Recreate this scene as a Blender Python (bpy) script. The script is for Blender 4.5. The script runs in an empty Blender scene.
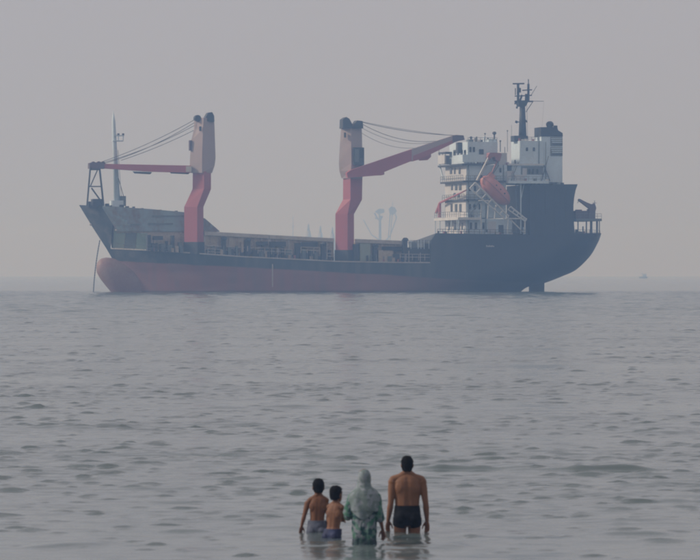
import bpy, bmesh, math, random
import numpy as np
from mathutils import Vector, Matrix, noise

random.seed(7)
rng = np.random.default_rng(11)
scene = bpy.context.scene
COL = scene.collection

# ------------------------------------------------------------------ camera
F = 4380.0            # focal length in pixels of a 700 px wide picture
HC = 3.53             # eye height over the water
EYE = 274.0           # picture row of eye level
camd = bpy.data.cameras.new('camera')
cam = bpy.data.objects.new('camera', camd)
COL.objects.link(cam)
cam.location = (0, 0, HC)
cam.rotation_euler = (math.radians(90), 0, 0)
camd.sensor_width = 36
camd.lens = F / 700 * 36
camd.shift_y = -(280 - EYE) / 700
camd.clip_start = 1.0
camd.clip_end = 30000
camd.dof.use_dof = True
camd.dof.focus_distance = 842
camd.dof.aperture_fstop = 9.0
scene.camera = cam

# ------------------------------------------------------------------ light
SUN_EL, SUN_AZ = math.radians(32), math.radians(-96)      # azimuth from +Y, clockwise
world = bpy.data.worlds.new('World')
scene.world = world
world.use_nodes = True
wt = world.node_tree
wt.nodes.clear()
sky = wt.nodes.new('ShaderNodeTexSky')
sky.sky_type = 'NISHITA'
sky.sun_disc = False
sky.sun_elevation = SUN_EL
sky.sun_rotation = SUN_AZ
sky.air_density = 1.0
sky.dust_density = 6.0
sky.ozone_density = 1.5
hs = wt.nodes.new('ShaderNodeHueSaturation')
hs.inputs['Saturation'].default_value = 0.15
bg = wt.nodes.new('ShaderNodeBackground')
bg.inputs['Strength'].default_value = 0.1
wo = wt.nodes.new('ShaderNodeOutputWorld')
wt.links.new(sky.outputs[0], hs.inputs['Color'])
hz_mix = wt.nodes.new('ShaderNodeMix'); hz_mix.data_type = 'RGBA'      # even veil of high haze over the whole sky
hz_mix.inputs['Factor'].default_value = 0.90
hz_mix.inputs['B'].default_value = (4.00, 3.92, 4.34, 1)
wt.links.new(hs.outputs[0], hz_mix.inputs['A'])
wt.links.new(hz_mix.outputs['Result'], bg.inputs[0])
wt.links.new(bg.outputs[0], wo.inputs[0])

sund = bpy.data.lights.new('sun', 'SUN')
sund.energy = 2.1
sund.angle = math.radians(6)
sund.color = (1.0, 0.93, 0.86)
sun = bpy.data.objects.new('sun', sund)
COL.objects.link(sun)
sd = Vector((math.sin(SUN_AZ) * math.cos(SUN_EL), math.cos(SUN_AZ) * math.cos(SUN_EL), math.sin(SUN_EL)))
sun.rotation_euler = sd.to_track_quat('Z', 'Y').to_euler()
sun.location = (-60, 0, 60)

vs = scene.view_settings
vs.view_transform = 'Standard'
vs.look = 'None'
vs.exposure = 0.15
vs.gamma = 1.0
scene.cycles.volume_bounces = 1
scene.cycles.filter_width = 2.0
HAZE_DENSITY = 0.00065
HAZE_COLOR = (0.36, 0.59, 1.0, 1)        # scatters blue most, as thin dry haze does

# ------------------------------------------------------------------ materials
def new_mat(name):
    m = bpy.data.materials.new(name)
    m.use_nodes = True
    nt = m.node_tree
    return m, nt, nt.nodes['Principled BSDF']

def paint(name, col, rough=0.6, col2=None, amt=0.45, scale=0.5, streak=True, fine=3.0, bump=0.0, metal=0.0):
    """Weathered paint: base colour broken by blotches and vertical streaks of a second colour."""
    m, nt, bs = new_mat(name)
    N, L = nt.nodes, nt.links
    tc = N.new('ShaderNodeTexCoord')
    mp = N.new('ShaderNodeMapping')
    mp.inputs['Scale'].default_value = (1, 1, 0.18 if streak else 1)
    n1 = N.new('ShaderNodeTexNoise'); n1.inputs['Scale'].default_value = scale; n1.inputs['Detail'].default_value = 6
    n2 = N.new('ShaderNodeTexNoise'); n2.inputs['Scale'].default_value = fine; n2.inputs['Detail'].default_value = 4
    L.new(tc.outputs['Object'], mp.inputs['Vector'])
    L.new(mp.outputs[0], n1.inputs['Vector'])
    L.new(tc.outputs['Object'], n2.inputs['Vector'])
    ad = N.new('ShaderNodeMath'); ad.operation = 'MULTIPLY'
    L.new(n1.outputs[0], ad.inputs[0]); L.new(n2.outputs[0], ad.inputs[1])
    rp = N.new('ShaderNodeMapRange')
    rp.inputs['From Min'].default_value = 0.16; rp.inputs['From Max'].default_value = 0.42
    rp.inputs['To Min'].default_value = 0.0; rp.inputs['To Max'].default_value = amt
    L.new(ad.outputs[0], rp.inputs['Value'])
    mx = N.new('ShaderNodeMix'); mx.data_type = 'RGBA'
    mx.inputs['A'].default_value = (*col, 1)
    c2 = col2 or tuple(c * 0.55 for c in col)
    mx.inputs['B'].default_value = (*c2, 1)
    L.new(rp.outputs[0], mx.inputs['Factor'])
    L.new(mx.outputs['Result'], bs.inputs['Base Color'])
    bs.inputs['Roughness'].default_value = rough
    bs.inputs['Metallic'].default_value = metal
    if bump:
        b = N.new('ShaderNodeBump'); b.inputs['Strength'].default_value = bump; b.inputs['Distance'].default_value = 0.05
        L.new(n2.outputs[0], b.inputs['Height']); L.new(b.outputs[0], bs.inputs['Normal'])
    return m

RUST = (0.16, 0.07, 0.04)
M = {}
M['slate'] = paint('slate_paint', (0.045, 0.055, 0.065), 0.6, (0.10, 0.07, 0.06), 0.4)
M['black'] = paint('black_paint', (0.018, 0.022, 0.028), 0.55, (0.035, 0.035, 0.035), 0.5)
M['mast'] = paint('dark_mast_paint', (0.03, 0.04, 0.05), 0.6)
M['grey'] = paint('weathered_grey_paint', (0.17, 0.21, 0.22), 0.7, (0.12, 0.09, 0.07), 0.65, 0.25)
M['fore'] = paint('forecastle_paint', (0.27, 0.35, 0.365), 0.7, (0.19, 0.11, 0.10), 0.9, 0.3, True, 1.2)
M['green'] = paint('faded_green_paint', (0.27, 0.36, 0.29), 0.7, (0.32, 0.27, 0.20), 0.6, 0.4)
M['tan'] = paint('rusty_tan_paint', (0.50, 0.43, 0.33), 0.8, (0.24, 0.16, 0.12), 0.85, 0.6)
M['tanlip'] = paint('pale_tan_paint', (0.52, 0.48, 0.43), 0.8, (0.28, 0.22, 0.18), 0.6, 0.4)
M['red'] = paint('crane_red_paint', (0.41, 0.11, 0.135), 0.65, (0.34, 0.13, 0.14), 0.7, 0.4)
M['pink'] = paint('faded_and_lit_crane_paint', (0.42, 0.32, 0.31), 0.65, (0.33, 0.30, 0.28), 0.8, 0.25)  # faded crane houses, and the sunlit half of the after jib
M['jibgrey'] = paint('jib_head_paint', (0.13, 0.09, 0.11), 0.6)
M['white'] = paint('white_paint', (0.62, 0.62, 0.60), 0.55, (0.38, 0.33, 0.28), 0.5, 0.4)
M['cream'] = paint('cream_and_sunlit_paint', (0.57, 0.56, 0.55), 0.6, (0.36, 0.33, 0.31), 0.5, 0.5)  # cream gear, and the sunlit tint put on the deckhouse fronts
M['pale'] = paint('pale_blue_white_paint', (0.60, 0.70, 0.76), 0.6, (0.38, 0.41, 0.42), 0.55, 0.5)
M['bulb'] = paint('faded_antifouling', (0.25, 0.135, 0.13), 0.6, (0.34, 0.25, 0.215), 0.8, 0.35, False)
M['glass'] = paint('dark_glass', (0.015, 0.02, 0.025), 0.15, amt=0.2)
M['orange'] = paint('lifeboat_orange', (0.50, 0.185, 0.155), 0.5, (0.46, 0.25, 0.20), 0.5, 0.8, False)
M['davit'] = paint('faded_pink_steel', (0.36, 0.15, 0.15), 0.6)
M['cable'] = paint('steel_cable', (0.09, 0.09, 0.09), 0.6)
M['far'] = paint('far_steel', (0.30, 0.265, 0.24), 0.7)
M['farwhite'] = paint('far_white', (0.45, 0.47, 0.48), 0.7)
M['concrete'] = paint('quay_concrete', (0.22, 0.21, 0.2), 0.9, streak=False)

def hull_mat():
    m, nt, bs = new_mat('hull_paint')
    N, L = nt.nodes, nt.links
    tc = N.new('ShaderNodeTexCoord')
    sp = N.new('ShaderNodeSeparateXYZ'); L.new(tc.outputs['Object'], sp.inputs[0])
    # boot-top line z = a + b x, worn along its edge
    ml = N.new('ShaderNodeMath'); ml.operation = 'MULTIPLY_ADD'
    ml.inputs[1].default_value = BOOT_B; ml.inputs[2].default_value = BOOT_A
    L.new(sp.outputs['X'], ml.inputs[0])
    df = N.new('ShaderNodeMath'); df.operation = 'SUBTRACT'
    L.new(ml.outputs[0], df.inputs[0]); L.new(sp.outputs['Z'], df.inputs[1])
    nz = N.new('ShaderNodeTexNoise'); nz.inputs['Scale'].default_value = 0.35; nz.inputs['Detail'].default_value = 8
    mp = N.new('ShaderNodeMapping'); mp.inputs['Scale'].default_value = (0.25, 1, 1.2)
    L.new(tc.outputs['Object'], mp.inputs[0]); L.new(mp.outputs[0], nz.inputs['Vector'])
    wob = N.new('ShaderNodeMath'); wob.operation = 'MULTIPLY_ADD'; wob.inputs[1].default_value = 0.9; 
    L.new(nz.outputs[0], wob.inputs[0]); L.new(df.outputs[0], wob.inputs[2])
    edge = N.new('ShaderNodeMapRange'); edge.inputs['From Min'].default_value = 0.30; edge.inputs['From Max'].default_value = 0.60
    L.new(wob.outputs[0], edge.inputs['Value'])
    # streaks
    st = N.new('ShaderNodeTexNoise'); st.inputs['Scale'].default_value = 0.8; st.inputs['Detail'].default_value = 7
    ms = N.new('ShaderNodeMapping'); ms.inputs['Scale'].default_value = (0.8, 1, 0.10)
    L.new(tc.outputs['Object'], ms.inputs[0]); L.new(ms.outputs[0], st.inputs['Vector'])
    sr = N.new('ShaderNodeMapRange'); sr.inputs['From Min'].default_value = 0.45; sr.inputs['From Max'].default_value = 0.75
    L.new(st.outputs[0], sr.inputs['Value'])
    def mix(a, b, fac):
        x = N.new('ShaderNodeMix'); x.data_type = 'RGBA'
        for k, v in (('A', a), ('B', b)):
            if isinstance(v, tuple): x.inputs[k].default_value = (*v, 1)
            else: L.new(v, x.inputs[k])
        L.new(fac, x.inputs['Factor'])
        return x.outputs['Result']
    top = mix((0.060, 0.075, 0.084), (0.12, 0.12, 0.118), sr.outputs[0])
    # freshly painted black towards the stern
    af = N.new('ShaderNodeMapRange'); af.inputs['From Min'].default_value = 10; af.inputs['From Max'].default_value = 24
    L.new(sp.outputs['X'], af.inputs['Value'])
    top = mix(top, (0.013, 0.017, 0.026), af.outputs[0])
    bw = N.new('ShaderNodeMapRange'); bw.inputs['From Min'].default_value = -36; bw.inputs['From Max'].default_value = -44
    L.new(sp.outputs['X'], bw.inputs['Value'])
    mo = N.new('ShaderNodeTexNoise'); mo.inputs['Scale'].default_value = 0.55; mo.inputs['Detail'].default_value = 6
    L.new(tc.outputs['Object'], mo.inputs['Vector'])
    mr = N.new('ShaderNodeMapRange'); mr.inputs['From Min'].default_value = 0.48; mr.inputs['From Max'].default_value = 0.66; mr.inputs['To Max'].default_value = 0.7
    L.new(mo.outputs[0], mr.inputs['Value'])
    mm_ = N.new('ShaderNodeMath'); mm_.operation = 'MULTIPLY'; L.new(bw.outputs[0], mm_.inputs[0]); L.new(mr.outputs[0], mm_.inputs[1])
    top = mix(top, (0.19, 0.17, 0.15), mm_.outputs[0])
    red = mix((0.27, 0.125, 0.125), (0.19, 0.13, 0.13), sr.outputs[0])
    lo = N.new('ShaderNodeMapRange'); lo.inputs['From Min'].default_value = 0.45; lo.inputs['From Max'].default_value = 0.62; lo.inputs['To Max'].default_value = 0.5
    L.new(nz.outputs[0], lo.inputs['Value'])
    red = mix(red, (0.34, 0.19, 0.18), lo.outputs[0])
    # red gives way to fouled dark bottom aft
    ar = N.new('ShaderNodeMapRange'); ar.inputs['From Min'].default_value = 0; ar.inputs['From Max'].default_value = 24
    L.new(sp.outputs['X'], ar.inputs['Value'])
    red = mix(red, (0.05, 0.045, 0.052), ar.outputs[0])
    fin = mix(top, red, edge.outputs[0])
    # wet weed band at the waterline
    wb = N.new('ShaderNodeMapRange'); wb.inputs['From Min'].default_value = 0.5; wb.inputs['From Max'].default_value = 0.1; wb.inputs['To Max'].default_value = 0.75
    L.new(sp.outputs['Z'], wb.inputs['Value'])
    fin = mix(fin, (0.03, 0.04, 0.045), wb.outputs[0])
    L.new(fin, bs.inputs['Base Color'])
    bs.inputs['Roughness'].default_value = 0.5
    return m

def skin_mat(name, col):
    m, nt, bs = new_mat(name)
    N, L = nt.nodes, nt.links
    tc = N.new('ShaderNodeTexCoord')
    n = N.new('ShaderNodeTexNoise'); n.inputs['Scale'].default_value = 9; n.inputs['Detail'].default_value = 5
    L.new(tc.outputs['Object'], n.inputs['Vector'])
    mx = N.new('ShaderNodeMix'); mx.data_type = 'RGBA'
    mx.inputs['A'].default_value = (*[c * 0.82 for c in col], 1)
    mx.inputs['B'].default_value = (*[c * 1.15 for c in col], 1)
    L.new(n.outputs[0], mx.inputs['Factor']); L.new(mx.outputs['Result'], bs.inputs['Base Color'])
    bs.inputs['Roughness'].default_value = 0.6
    bs.inputs['Specular IOR Level'].default_value = 0.25
    bs.inputs['Subsurface Weight'].default_value = 0.08
    bs.inputs['Subsurface Radius'].default_value = (0.01, 0.004, 0.002)
    bs.inputs['Subsurface Scale'].default_value = 0.5
    return m

def cloth_mat(name, cols, scale=6.0, wet_z=None, rough=0.8):
    """Printed fabric: two pattern colours over a ground, darker where soaked by the sea."""
    m, nt, bs = new_mat(name)
    N, L = nt.nodes, nt.links
    tc = N.new('ShaderNodeTexCoord')
    cur = None
    for i, c in enumerate(cols):
        if i == 0:
            rgb = N.new('ShaderNodeRGB'); rgb.outputs[0].default_value = (*c, 1); cur = rgb.outputs[0]; continue
        n = N.new('ShaderNodeTexNoise'); n.inputs['Scale'].default_value = scale * (1 + 0.6 * i); n.inputs['Detail'].default_value = 2
        mp = N.new('ShaderNodeMapping'); mp.inputs['Location'].default_value = (3.1 * i, 1.7 * i, 5.3 * i)
        L.new(tc.outputs['Object'], mp.inputs[0]); L.new(mp.outputs[0], n.inputs['Vector'])
        r = N.new('ShaderNodeMapRange'); r.inputs['From Min'].default_value = 0.50; r.inputs['From Max'].default_value = 0.58
        L.new(n.outputs[0], r.inputs['Value'])
        x = N.new('ShaderNodeMix'); x.data_type = 'RGBA'
        L.new(cur, x.inputs['A']); x.inputs['B'].default_value = (*c, 1); L.new(r.outputs[0], x.inputs['Factor'])
        cur = x.outputs['Result']
    if wet_z is not None:
        sp = N.new('ShaderNodeSeparateXYZ'); L.new(tc.outputs['Object'], sp.inputs[0])
        n = N.new('ShaderNodeTexNoise'); n.inputs['Scale'].default_value = 8
        L.new(tc.outputs['Object'], n.inputs['Vector'])
        a = N.new('ShaderNodeMath'); a.operation = 'MULTIPLY_ADD'; a.inputs[1].default_value = 0.10
        L.new(n.outputs[0], a.inputs[0]); L.new(sp.outputs['Z'], a.inputs[2])
        r = N.new('ShaderNodeMapRange'); r.inputs['From Min'].default_value = wet_z; r.inputs['From Max'].default_value = wet_z + 0.06
        r.inputs['To Min'].default_value = 0.85; r.inputs['To Max'].default_value = 0.0
        L.new(a.outputs[0], r.inputs['Value'])
        x = N.new('ShaderNodeMix'); x.data_type = 'RGBA'
        L.new(cur, x.inputs['A']); x.inputs['B'].default_value = (0.012, 0.03, 0.04, 1); L.new(r.outputs[0], x.inputs['Factor'])
        cur = x.outputs['Result']
    L.new(cur, bs.inputs['Base Color'])
    bs.inputs['Roughness'].default_value = rough
    return m

def water_mat():
    m, nt, bs = new_mat('sea_water')
    N, L = nt.nodes, nt.links
    bs.inputs['Base Color'].default_value = (0.100, 0.128, 0.127, 1)
    bs.inputs['Roughness'].default_value = 0.13
    bs.inputs['IOR'].default_value = 1.333
    tc = N.new('ShaderNodeTexCoord')
    mp = N.new('ShaderNodeMapping'); mp.inputs['Scale'].default_value = (0.7, 1.0, 1)
    L.new(tc.outputs['Object'], mp.inputs[0])
    h = None
    for sc_, amp in ((0.45, 0.030), (1.6, 0.016), (5.5, 0.0048), (14.0, 0.0012)):
        n = N.new('ShaderNodeTexNoise'); n.inputs['Scale'].default_value = sc_; n.inputs['Detail'].default_value = 2
        L.new(mp.outputs[0], n.inputs['Vector'])
        a = N.new('ShaderNodeMath'); a.operation = 'MULTIPLY_ADD'; a.inputs[1].default_value = amp
        L.new(n.outputs[0], a.inputs[0])
        if h is not None: L.new(h, a.inputs[2])
        else: a.inputs[2].default_value = 0
        h = a.outputs[0]
    b = N.new('ShaderNodeBump'); b.inputs['Strength'].default_value = 1.0; b.inputs['Distance'].default_value = 1.0
    L.new(h, b.inputs['Height']); L.new(b.outputs[0], bs.inputs['Normal'])
    return m

def sand_mat():
    return paint('wet_sand', (0.25, 0.20, 0.15), 0.9, (0.18, 0.14, 0.10), 0.6, 0.6, False, bump=0.3)

# ------------------------------------------------------------------ mesh helpers
class MB:
    def __init__(s): s.v = []; s.f = []
    def add(s, verts, faces):
        o = len(s.v); s.v.extend([tuple(p) for p in verts]); s.f.extend([tuple(i + o for i in f) for f in faces]); return s
    def box(s, a, b):
        x0, y0, z0 = a; x1, y1, z1 = b
        if x0 > x1: x0, x1 = x1, x0
        if y0 > y1: y0, y1 = y1, y0
        if z0 > z1: z0, z1 = z1, z0
        vs = [(x, y, z) for z in (z0, z1) for y in (y0, y1) for x in (x0, x1)]
        return s.add(vs, [(0, 2, 3, 1), (4, 5, 7, 6), (0, 1, 5, 4), (2, 6, 7, 3), (0, 4, 6, 2), (1, 3, 7, 5)])
    def prism(s, pts, y0, y1):
        """pts: (x, z) outline, extruded from y0 to y1."""
        n = len(pts)
        vs = [(x, y0, z) for x, z in pts] + [(x, y1, z) for x, z in pts]
        fs = [tuple(range(n)), tuple(range(2 * n - 1, n - 1, -1))]
        fs += [((i + 1) % n, i, i + n, (i + 1) % n + n) for i in range(n)]
        return s.add(vs, fs)
    def loft(s, rings, cap=True):
        n = len(rings[0]); o = []
        vs = [p for r in rings for p in r]
        fs = []
        for k in range(len(rings) - 1):
            for i in range(n):
                j = (i + 1) % n
                fs.append((k * n + i, k * n + j, (k + 1) * n + j, (k + 1) * n + i))
        if cap:
            fs.append(tuple(range(n - 1, -1, -1)))
            b = (len(rings) - 1) * n
            fs.append(tuple(range(b, b + n)))
        return s.add(vs, fs)
    def tube(s, pts, rad, n=8, cap=True, rounded=False):
        """Tube along a polyline; rad is a number or one per point; (a, b) pairs give an oval section."""
        P = [Vector(p) for p in pts]
        R = list(rad) if hasattr(rad, '__len__') else [rad] * len(P)
        R = [r if hasattr(r, '__len__') else (r, r) for r in R]
        if rounded:
            d0 = (P[0] - P[1]).normalized(); d1 = (P[-1] - P[-2]).normalized()
            a, b = R[0], R[-1]
            pre = [(P[0] + d0 * (sum(a) / 2) * math.sin(t), (a[0] * math.cos(t), a[1] * math.cos(t))) for t in (1.35, 0.95, 0.5)]
            post = [(P[-1] + d1 * (sum(b) / 2) * math.sin(t), (b[0] * math.cos(t), b[1] * math.cos(t))) for t in (0.5, 0.95, 1.35)]
            P = [p for p, _ in pre] + P + [p for p, _ in post]
            R = [r for _, r in pre] + R + [r for _, r in post]
        rings = []; up = None
        for i, p in enumerate(P):
            t = (P[min(i + 1, len(P) - 1)] - P[max(i - 1, 0)])
            if t.length < 1e-9: t = Vector((0, 0, 1))
            t.normalize()
            if up is None:
                ref = Vector((1, 0, 0)) if abs(t.x) < 0.9 else Vector((0, 1, 0))
                up = (ref - t * ref.dot(t)).normalized()
            else:
                up = (up - t * up.dot(t)).normalized()
            w = t.cross(up)
            rings.append([p + up * (R[i][0] * math.cos(a)) + w * (R[i][1] * math.sin(a)) for a in [2 * math.pi * k / n for k in range(n)]])
        return s.loft(rings, cap)
    def ball(s, c, r, nu=12, nv=8):
        c = Vector(c); rx, ry, rz = r if hasattr(r, '__len__') else (r, r, r)
        rings = []
        for k in range(1, nv):
            t = math.pi * k / nv
            rings.append([(c.x + rx * math.sin(t) * math.cos(a), c.y + ry * math.sin(t) * math.sin(a), c.z - rz * math.cos(t)) for a in [2 * math.pi * i / nu for i in range(nu)]])
        return s.loft(rings)
    def build(s, name, mat, parent=None, smooth=False):
        me = bpy.data.meshes.new(name)
        me.from_pydata(s.v, [], s.f)
        bm = bmesh.new(); bm.from_mesh(me)
        bmesh.ops.recalc_face_normals(bm, faces=bm.faces); bm.to_mesh(me); bm.free()
        if smooth:
            me.polygons.foreach_set('use_smooth', [True] * len(me.polygons))
        me.materials.append(mat)
        o = bpy.data.objects.new(name, me); COL.objects.link(o)
        if parent: o.parent = parent
        return o

def tag(o, label=None, cat=None, group=None, kind=None):
    if label: o['label'] = label
    if cat: o['category'] = cat
    if group: o['group'] = group
    if kind: o['kind'] = kind
    return o

def empty(name, loc=(0, 0, 0), rot=(0, 0, 0)):
    o = bpy.data.objects.new(name, None); COL.objects.link(o)
    o.location = loc; o.rotation_euler = rot; o.empty_display_size = 0.3
    return o

# ================================================================== SETTING
# ---- sea bed and beach: one sheet rising out of the water towards the camera
def ground_z(y):
    return float(np.interp(y, [-60, -20, 0, 32, 60, 150, 800, 7200], [3.2, 2.6, 1.93, 0, -0.67, -3.2, -14, -15]))
bm_ = MB()
ys = [-60, -20, -5, 0, 10, 20, 26, 30, 32, 36, 42, 50, 56, 60, 66, 80, 110, 150, 400, 800, 7200]
xs_ = [-9000, -400, -60, -20, 0, 20, 60, 400, 9000]
bm_.add([(x, y, ground_z(y)) for y in ys for x in xs_],
        [(r * 9 + c, r * 9 + c + 1, (r + 1) * 9 + c + 1, (r + 1) * 9 + c) for r in range(len(ys) - 1) for c in range(8)])
o = bm_.build('beach', sand_mat(), smooth=True)
tag(o, kind='structure')

# ---- sea: displaced sheet, fine where waves can be told apart
def px_x(px, d): return (px - 350) / F * d
def row_d(py): return HC * F / (py - EYE)

def wave_field(X, Y):
    Z = np.zeros_like(X)
    nW = 110
    lam = np.exp(rng.uniform(math.log(0.36), math.log(5.0), nW))
    th = rng.normal(0, 0.62, nW)
    ph = rng.uniform(0, 2 * math.pi, nW)
    for l, t, p in zip(lam, th, ph):
        k = 2 * math.pi / l
        slope = 0.0075 * (1.0 if l < 1.4 else (1.4 / l) ** 0.9)
        a = slope / k
        ph_ = k * (np.sin(t) * X - np.cos(t) * Y) + p
        Z += a * (np.sin(ph_) + 0.22 * np.sin(2 * ph_ + 1.2))
    # patches of livelier and calmer water
    G = np.zeros_like(X)
    for i in range(10):
        l = rng.uniform(9, 55); t = rng.normal(0, 0.5); p = rng.uniform(0, 6.28)
        G += np.sin(2 * math.pi / l * (np.sin(t) * X * 0.5 - np.cos(t) * Y) + p)
    # sparse steeper wavelets: only the highest crests of a short-crested sea stand up
    out = Z * (1.0 + 0.16 * G)
    for l0, l1, thr, amp, sp in ((0.28, 0.70, 1.62, 0.021, 0.42), (0.50, 1.5, 1.95, 0.034, 0.34)):
        P = np.zeros_like(X); nP = 60
        for l, t, p in zip(np.exp(rng.uniform(math.log(l0), math.log(l1), nP)), rng.normal(0, sp, nP), rng.uniform(0, 6.28, nP)):
            k = 2 * math.pi / l
            P += np.sin(k * (np.sin(t) * X - np.cos(t) * Y) + p)
        P = np.maximum(P / math.sqrt(nP / 2) + 0.11 * G - thr, 0)
        out += amp * P
    # rougher chop further out
    C = np.zeros_like(X)
    for l, t, p in zip(np.exp(rng.uniform(math.log(2.4), math.log(8.0), 36)), rng.normal(0, .6, 36), rng.uniform(0, 6.28, 36)):
        k = 2 * math.pi / l
        C += 0.020 / k * np.sin(k * (np.sin(t) * X - np.cos(t) * Y) + p)
    # water stirred up by the people wading
    D = np.zeros_like(X)
    for l, t, p in zip(np.exp(rng.uniform(math.log(0.28), math.log(0.9), 40)), rng.normal(0, 1.2, 40), rng.uniform(0, 6.28, 40)):
        k = 2 * math.pi / l
        D += 0.020 / k * np.sin(k * (np.sin(t) * X - np.cos(t) * Y) + p)
    out += D * np.exp(-((X - 0.2) / 1.3) ** 2 - ((Y - 57.6) / 2.6) ** 2)
    return out + C * np.clip((Y - 180) / 250, 0, 1)

def ridge(X, Y, px0, px1, py, h, wf=0.35, wb=1.1, wob=0.35):
    """A single low swell running along the shore: steep seaward-lit face towards the beach, long back."""
    d = row_d(py)
    x0, x1 = px_x(px0, d), px_x(px1, d)
    c, hw = (x0 + x1) / 2, (x1 - x0) / 2
    yc = d + wob * np.sin((X - c) * 1.3 + py) * 0.6 + wob * 0.4 * np.sin((X - c) * 3.1 + 2 * py)
    e = np.clip(1 - np.abs((X - c) / hw) ** 3, 0, 1)
    u = Y - yc
    w = np.where(u < 0, wf, wb)
    return h * e * np.exp(-(u / w) ** 2) * (0.75 + 0.25 * np.sin((X - c) * 2.2 + py))

rows = []
d = 40.0
while d < 950:
    rows.append(d)
    d += 0.085 if d < 75 else 0.085 + (d - 75) * 0.0011
rows = np.array(rows)
NC = 330
hwid = 11 + rows * 0.088
u = np.linspace(-1, 1, NC)
X = hwid[:, None] * u[None, :]
Y = np.repeat(rows[:, None], NC, 1)
Z = wave_field(X, Y)
for r in [(415, 560, 469.5, 0.095, 0.16, 1.4, .12), (500, 670, 471, 0.125, 0.16, 1.4, .15), (300, 425, 468, 0.060, 0.15, 1.0, .15), (155, 215, 532.5, 0.085, 0.15, 0.6, .08), (395, 470, 546, 0.06, 0.25, 0.8),
          (225, 330, 529, 0.04, 0.25, 0.8), (30, 90, 500, 0.05, 0.3, 0.9), (560, 690, 500, 0.05, 0.3, 1.0), (480, 560, 516, 0.04, 0.25, 0.8),
          (330, 400, 549, 0.04, 0.22, 0.7), (20, 120, 547, 0.05, 0.22, 0.7), (590, 680, 535, 0.05, 0.22, 0.8),
          (40, 130, 427, 0.09, 0.5, 1.6), (200, 330, 408, 0.10, 0.5, 1.8), (520, 640, 418, 0.09, 0.5, 1.6), (620, 700, 433, 0.09, 0.5, 1.6), (350, 420, 420, 0.08, 0.5, 1.5)]:
    Z += ridge(X, Y, *r)
edge = np.clip((1 - np.abs(u)) / 0.06, 0, 1)[None, :] * np.clip((rows - 40) / 3, 0, 1)[:, None] * np.clip((950 - rows) / 120, 0, 1)[:, None]
Z *= edge
nr = len(rows)
V = np.stack([X, Y, Z], -1).reshape(-1, 3)
idx = np.arange(nr * NC).reshape(nr, NC)
Q = np.stack([idx[:-1, :-1], idx[:-1, 1:], idx[1:, 1:], idx[1:, :-1]], -1).reshape(-1, 4)
# flat surroundings: near strip, two flanks, far field to the horizon
W, FAR = 8500.0, 6700.0
ext = np.array([[-W, 24, 0], [W, 24, 0], [-W, 40, 0], [W, 40, 0], [-W, 950, 0], [W, 950, 0], [-W, FAR, 0], [W, FAR, 0],
                [X[0, 0], 24, 0], [X[0, -1], 24, 0], [X[-1, 0], FAR, 0], [X[-1, -1], FAR, 0]])
b0 = len(V)
V = np.vstack([V, ext])
a00, a01, a10, a11 = idx[0, 0], idx[0, -1], idx[-1, 0], idx[-1, -1]
extra = [(b0, b0 + 8, a00, b0 + 2), (b0 + 8, b0 + 9, a01, a00), (b0 + 9, b0 + 1, b0 + 3, a01),
         (b0 + 2, a00, a10, b0 + 4), (a01, b0 + 3, b0 + 5, a11),
         (b0 + 4, a10, b0 + 10, b0 + 6), (a10, a11, b0 + 11, b0 + 10), (a11, b0 + 5, b0 + 7, b0 + 11)]
Q = np.vstack([Q, np.array(extra)])
me = bpy.data.meshes.new('sea')
me.vertices.add(len(V)); me.vertices.foreach_set('co', V.astype(np.float32).ravel())
me.loops.add(len(Q) * 4); me.loops.foreach_set('vertex_index', Q.astype(np.int32).ravel())
me.polygons.add(len(Q)); me.polygons.foreach_set('loop_start', np.arange(0, len(Q) * 4, 4, dtype=np.int32))
me.polygons.foreach_set('use_smooth', np.ones(len(Q), dtype=bool))
me.update(calc_edges=True); me.validate()
me.materials.append(water_mat())
sea = bpy.data.objects.new('sea', me); COL.objects.link(sea)
tag(sea, kind='structure')
# ================================================================== SHIP
TH = math.radians(14.0)
Y0 = 850.0
CT, ST = math.cos(TH), math.sin(TH)
def S(px, py, y):
    """picture position of a point known to lie at ship offset y -> ship coordinates"""
    t = (px - 350) / F
    x = (t * (Y0 + CT * y) + ST * y) / (CT - t * ST)
    D = Y0 + ST * x + CT * y
    return (x, HC + (EYE - py) / F * D)
def SX(px, y): return S(px, 274, y)[0]
def SZ(px, py, y): return S(px, py, y)[1]
def S3(px, py, y):
    x, z = S(px, py, y); return (x, y, z)
def FY(px, x):
    """ship offset y of a point seen at px on the athwartships plane x"""
    t = (px - 350) / F
    return (CT * x - t * (Y0 + ST * x)) / (ST + t * CT)

ship = empty('cargo_ship', (0, Y0, 0), (0, 0, TH))
tag(ship, 'rusty red and dark blue cargo ship with two red deck cranes anchored offshore', 'ship')

BOOT0 = S(110, 260.5, -3); BOOT1 = S(430, 277.5, -8.5)
BOOT_B = (BOOT1[1] - BOOT0[1]) / (BOOT1[0] - BOOT0[0])
BOOT_A = BOOT0[1] - BOOT_B * BOOT0[0]
M['hull'] = hull_mat()

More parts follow.
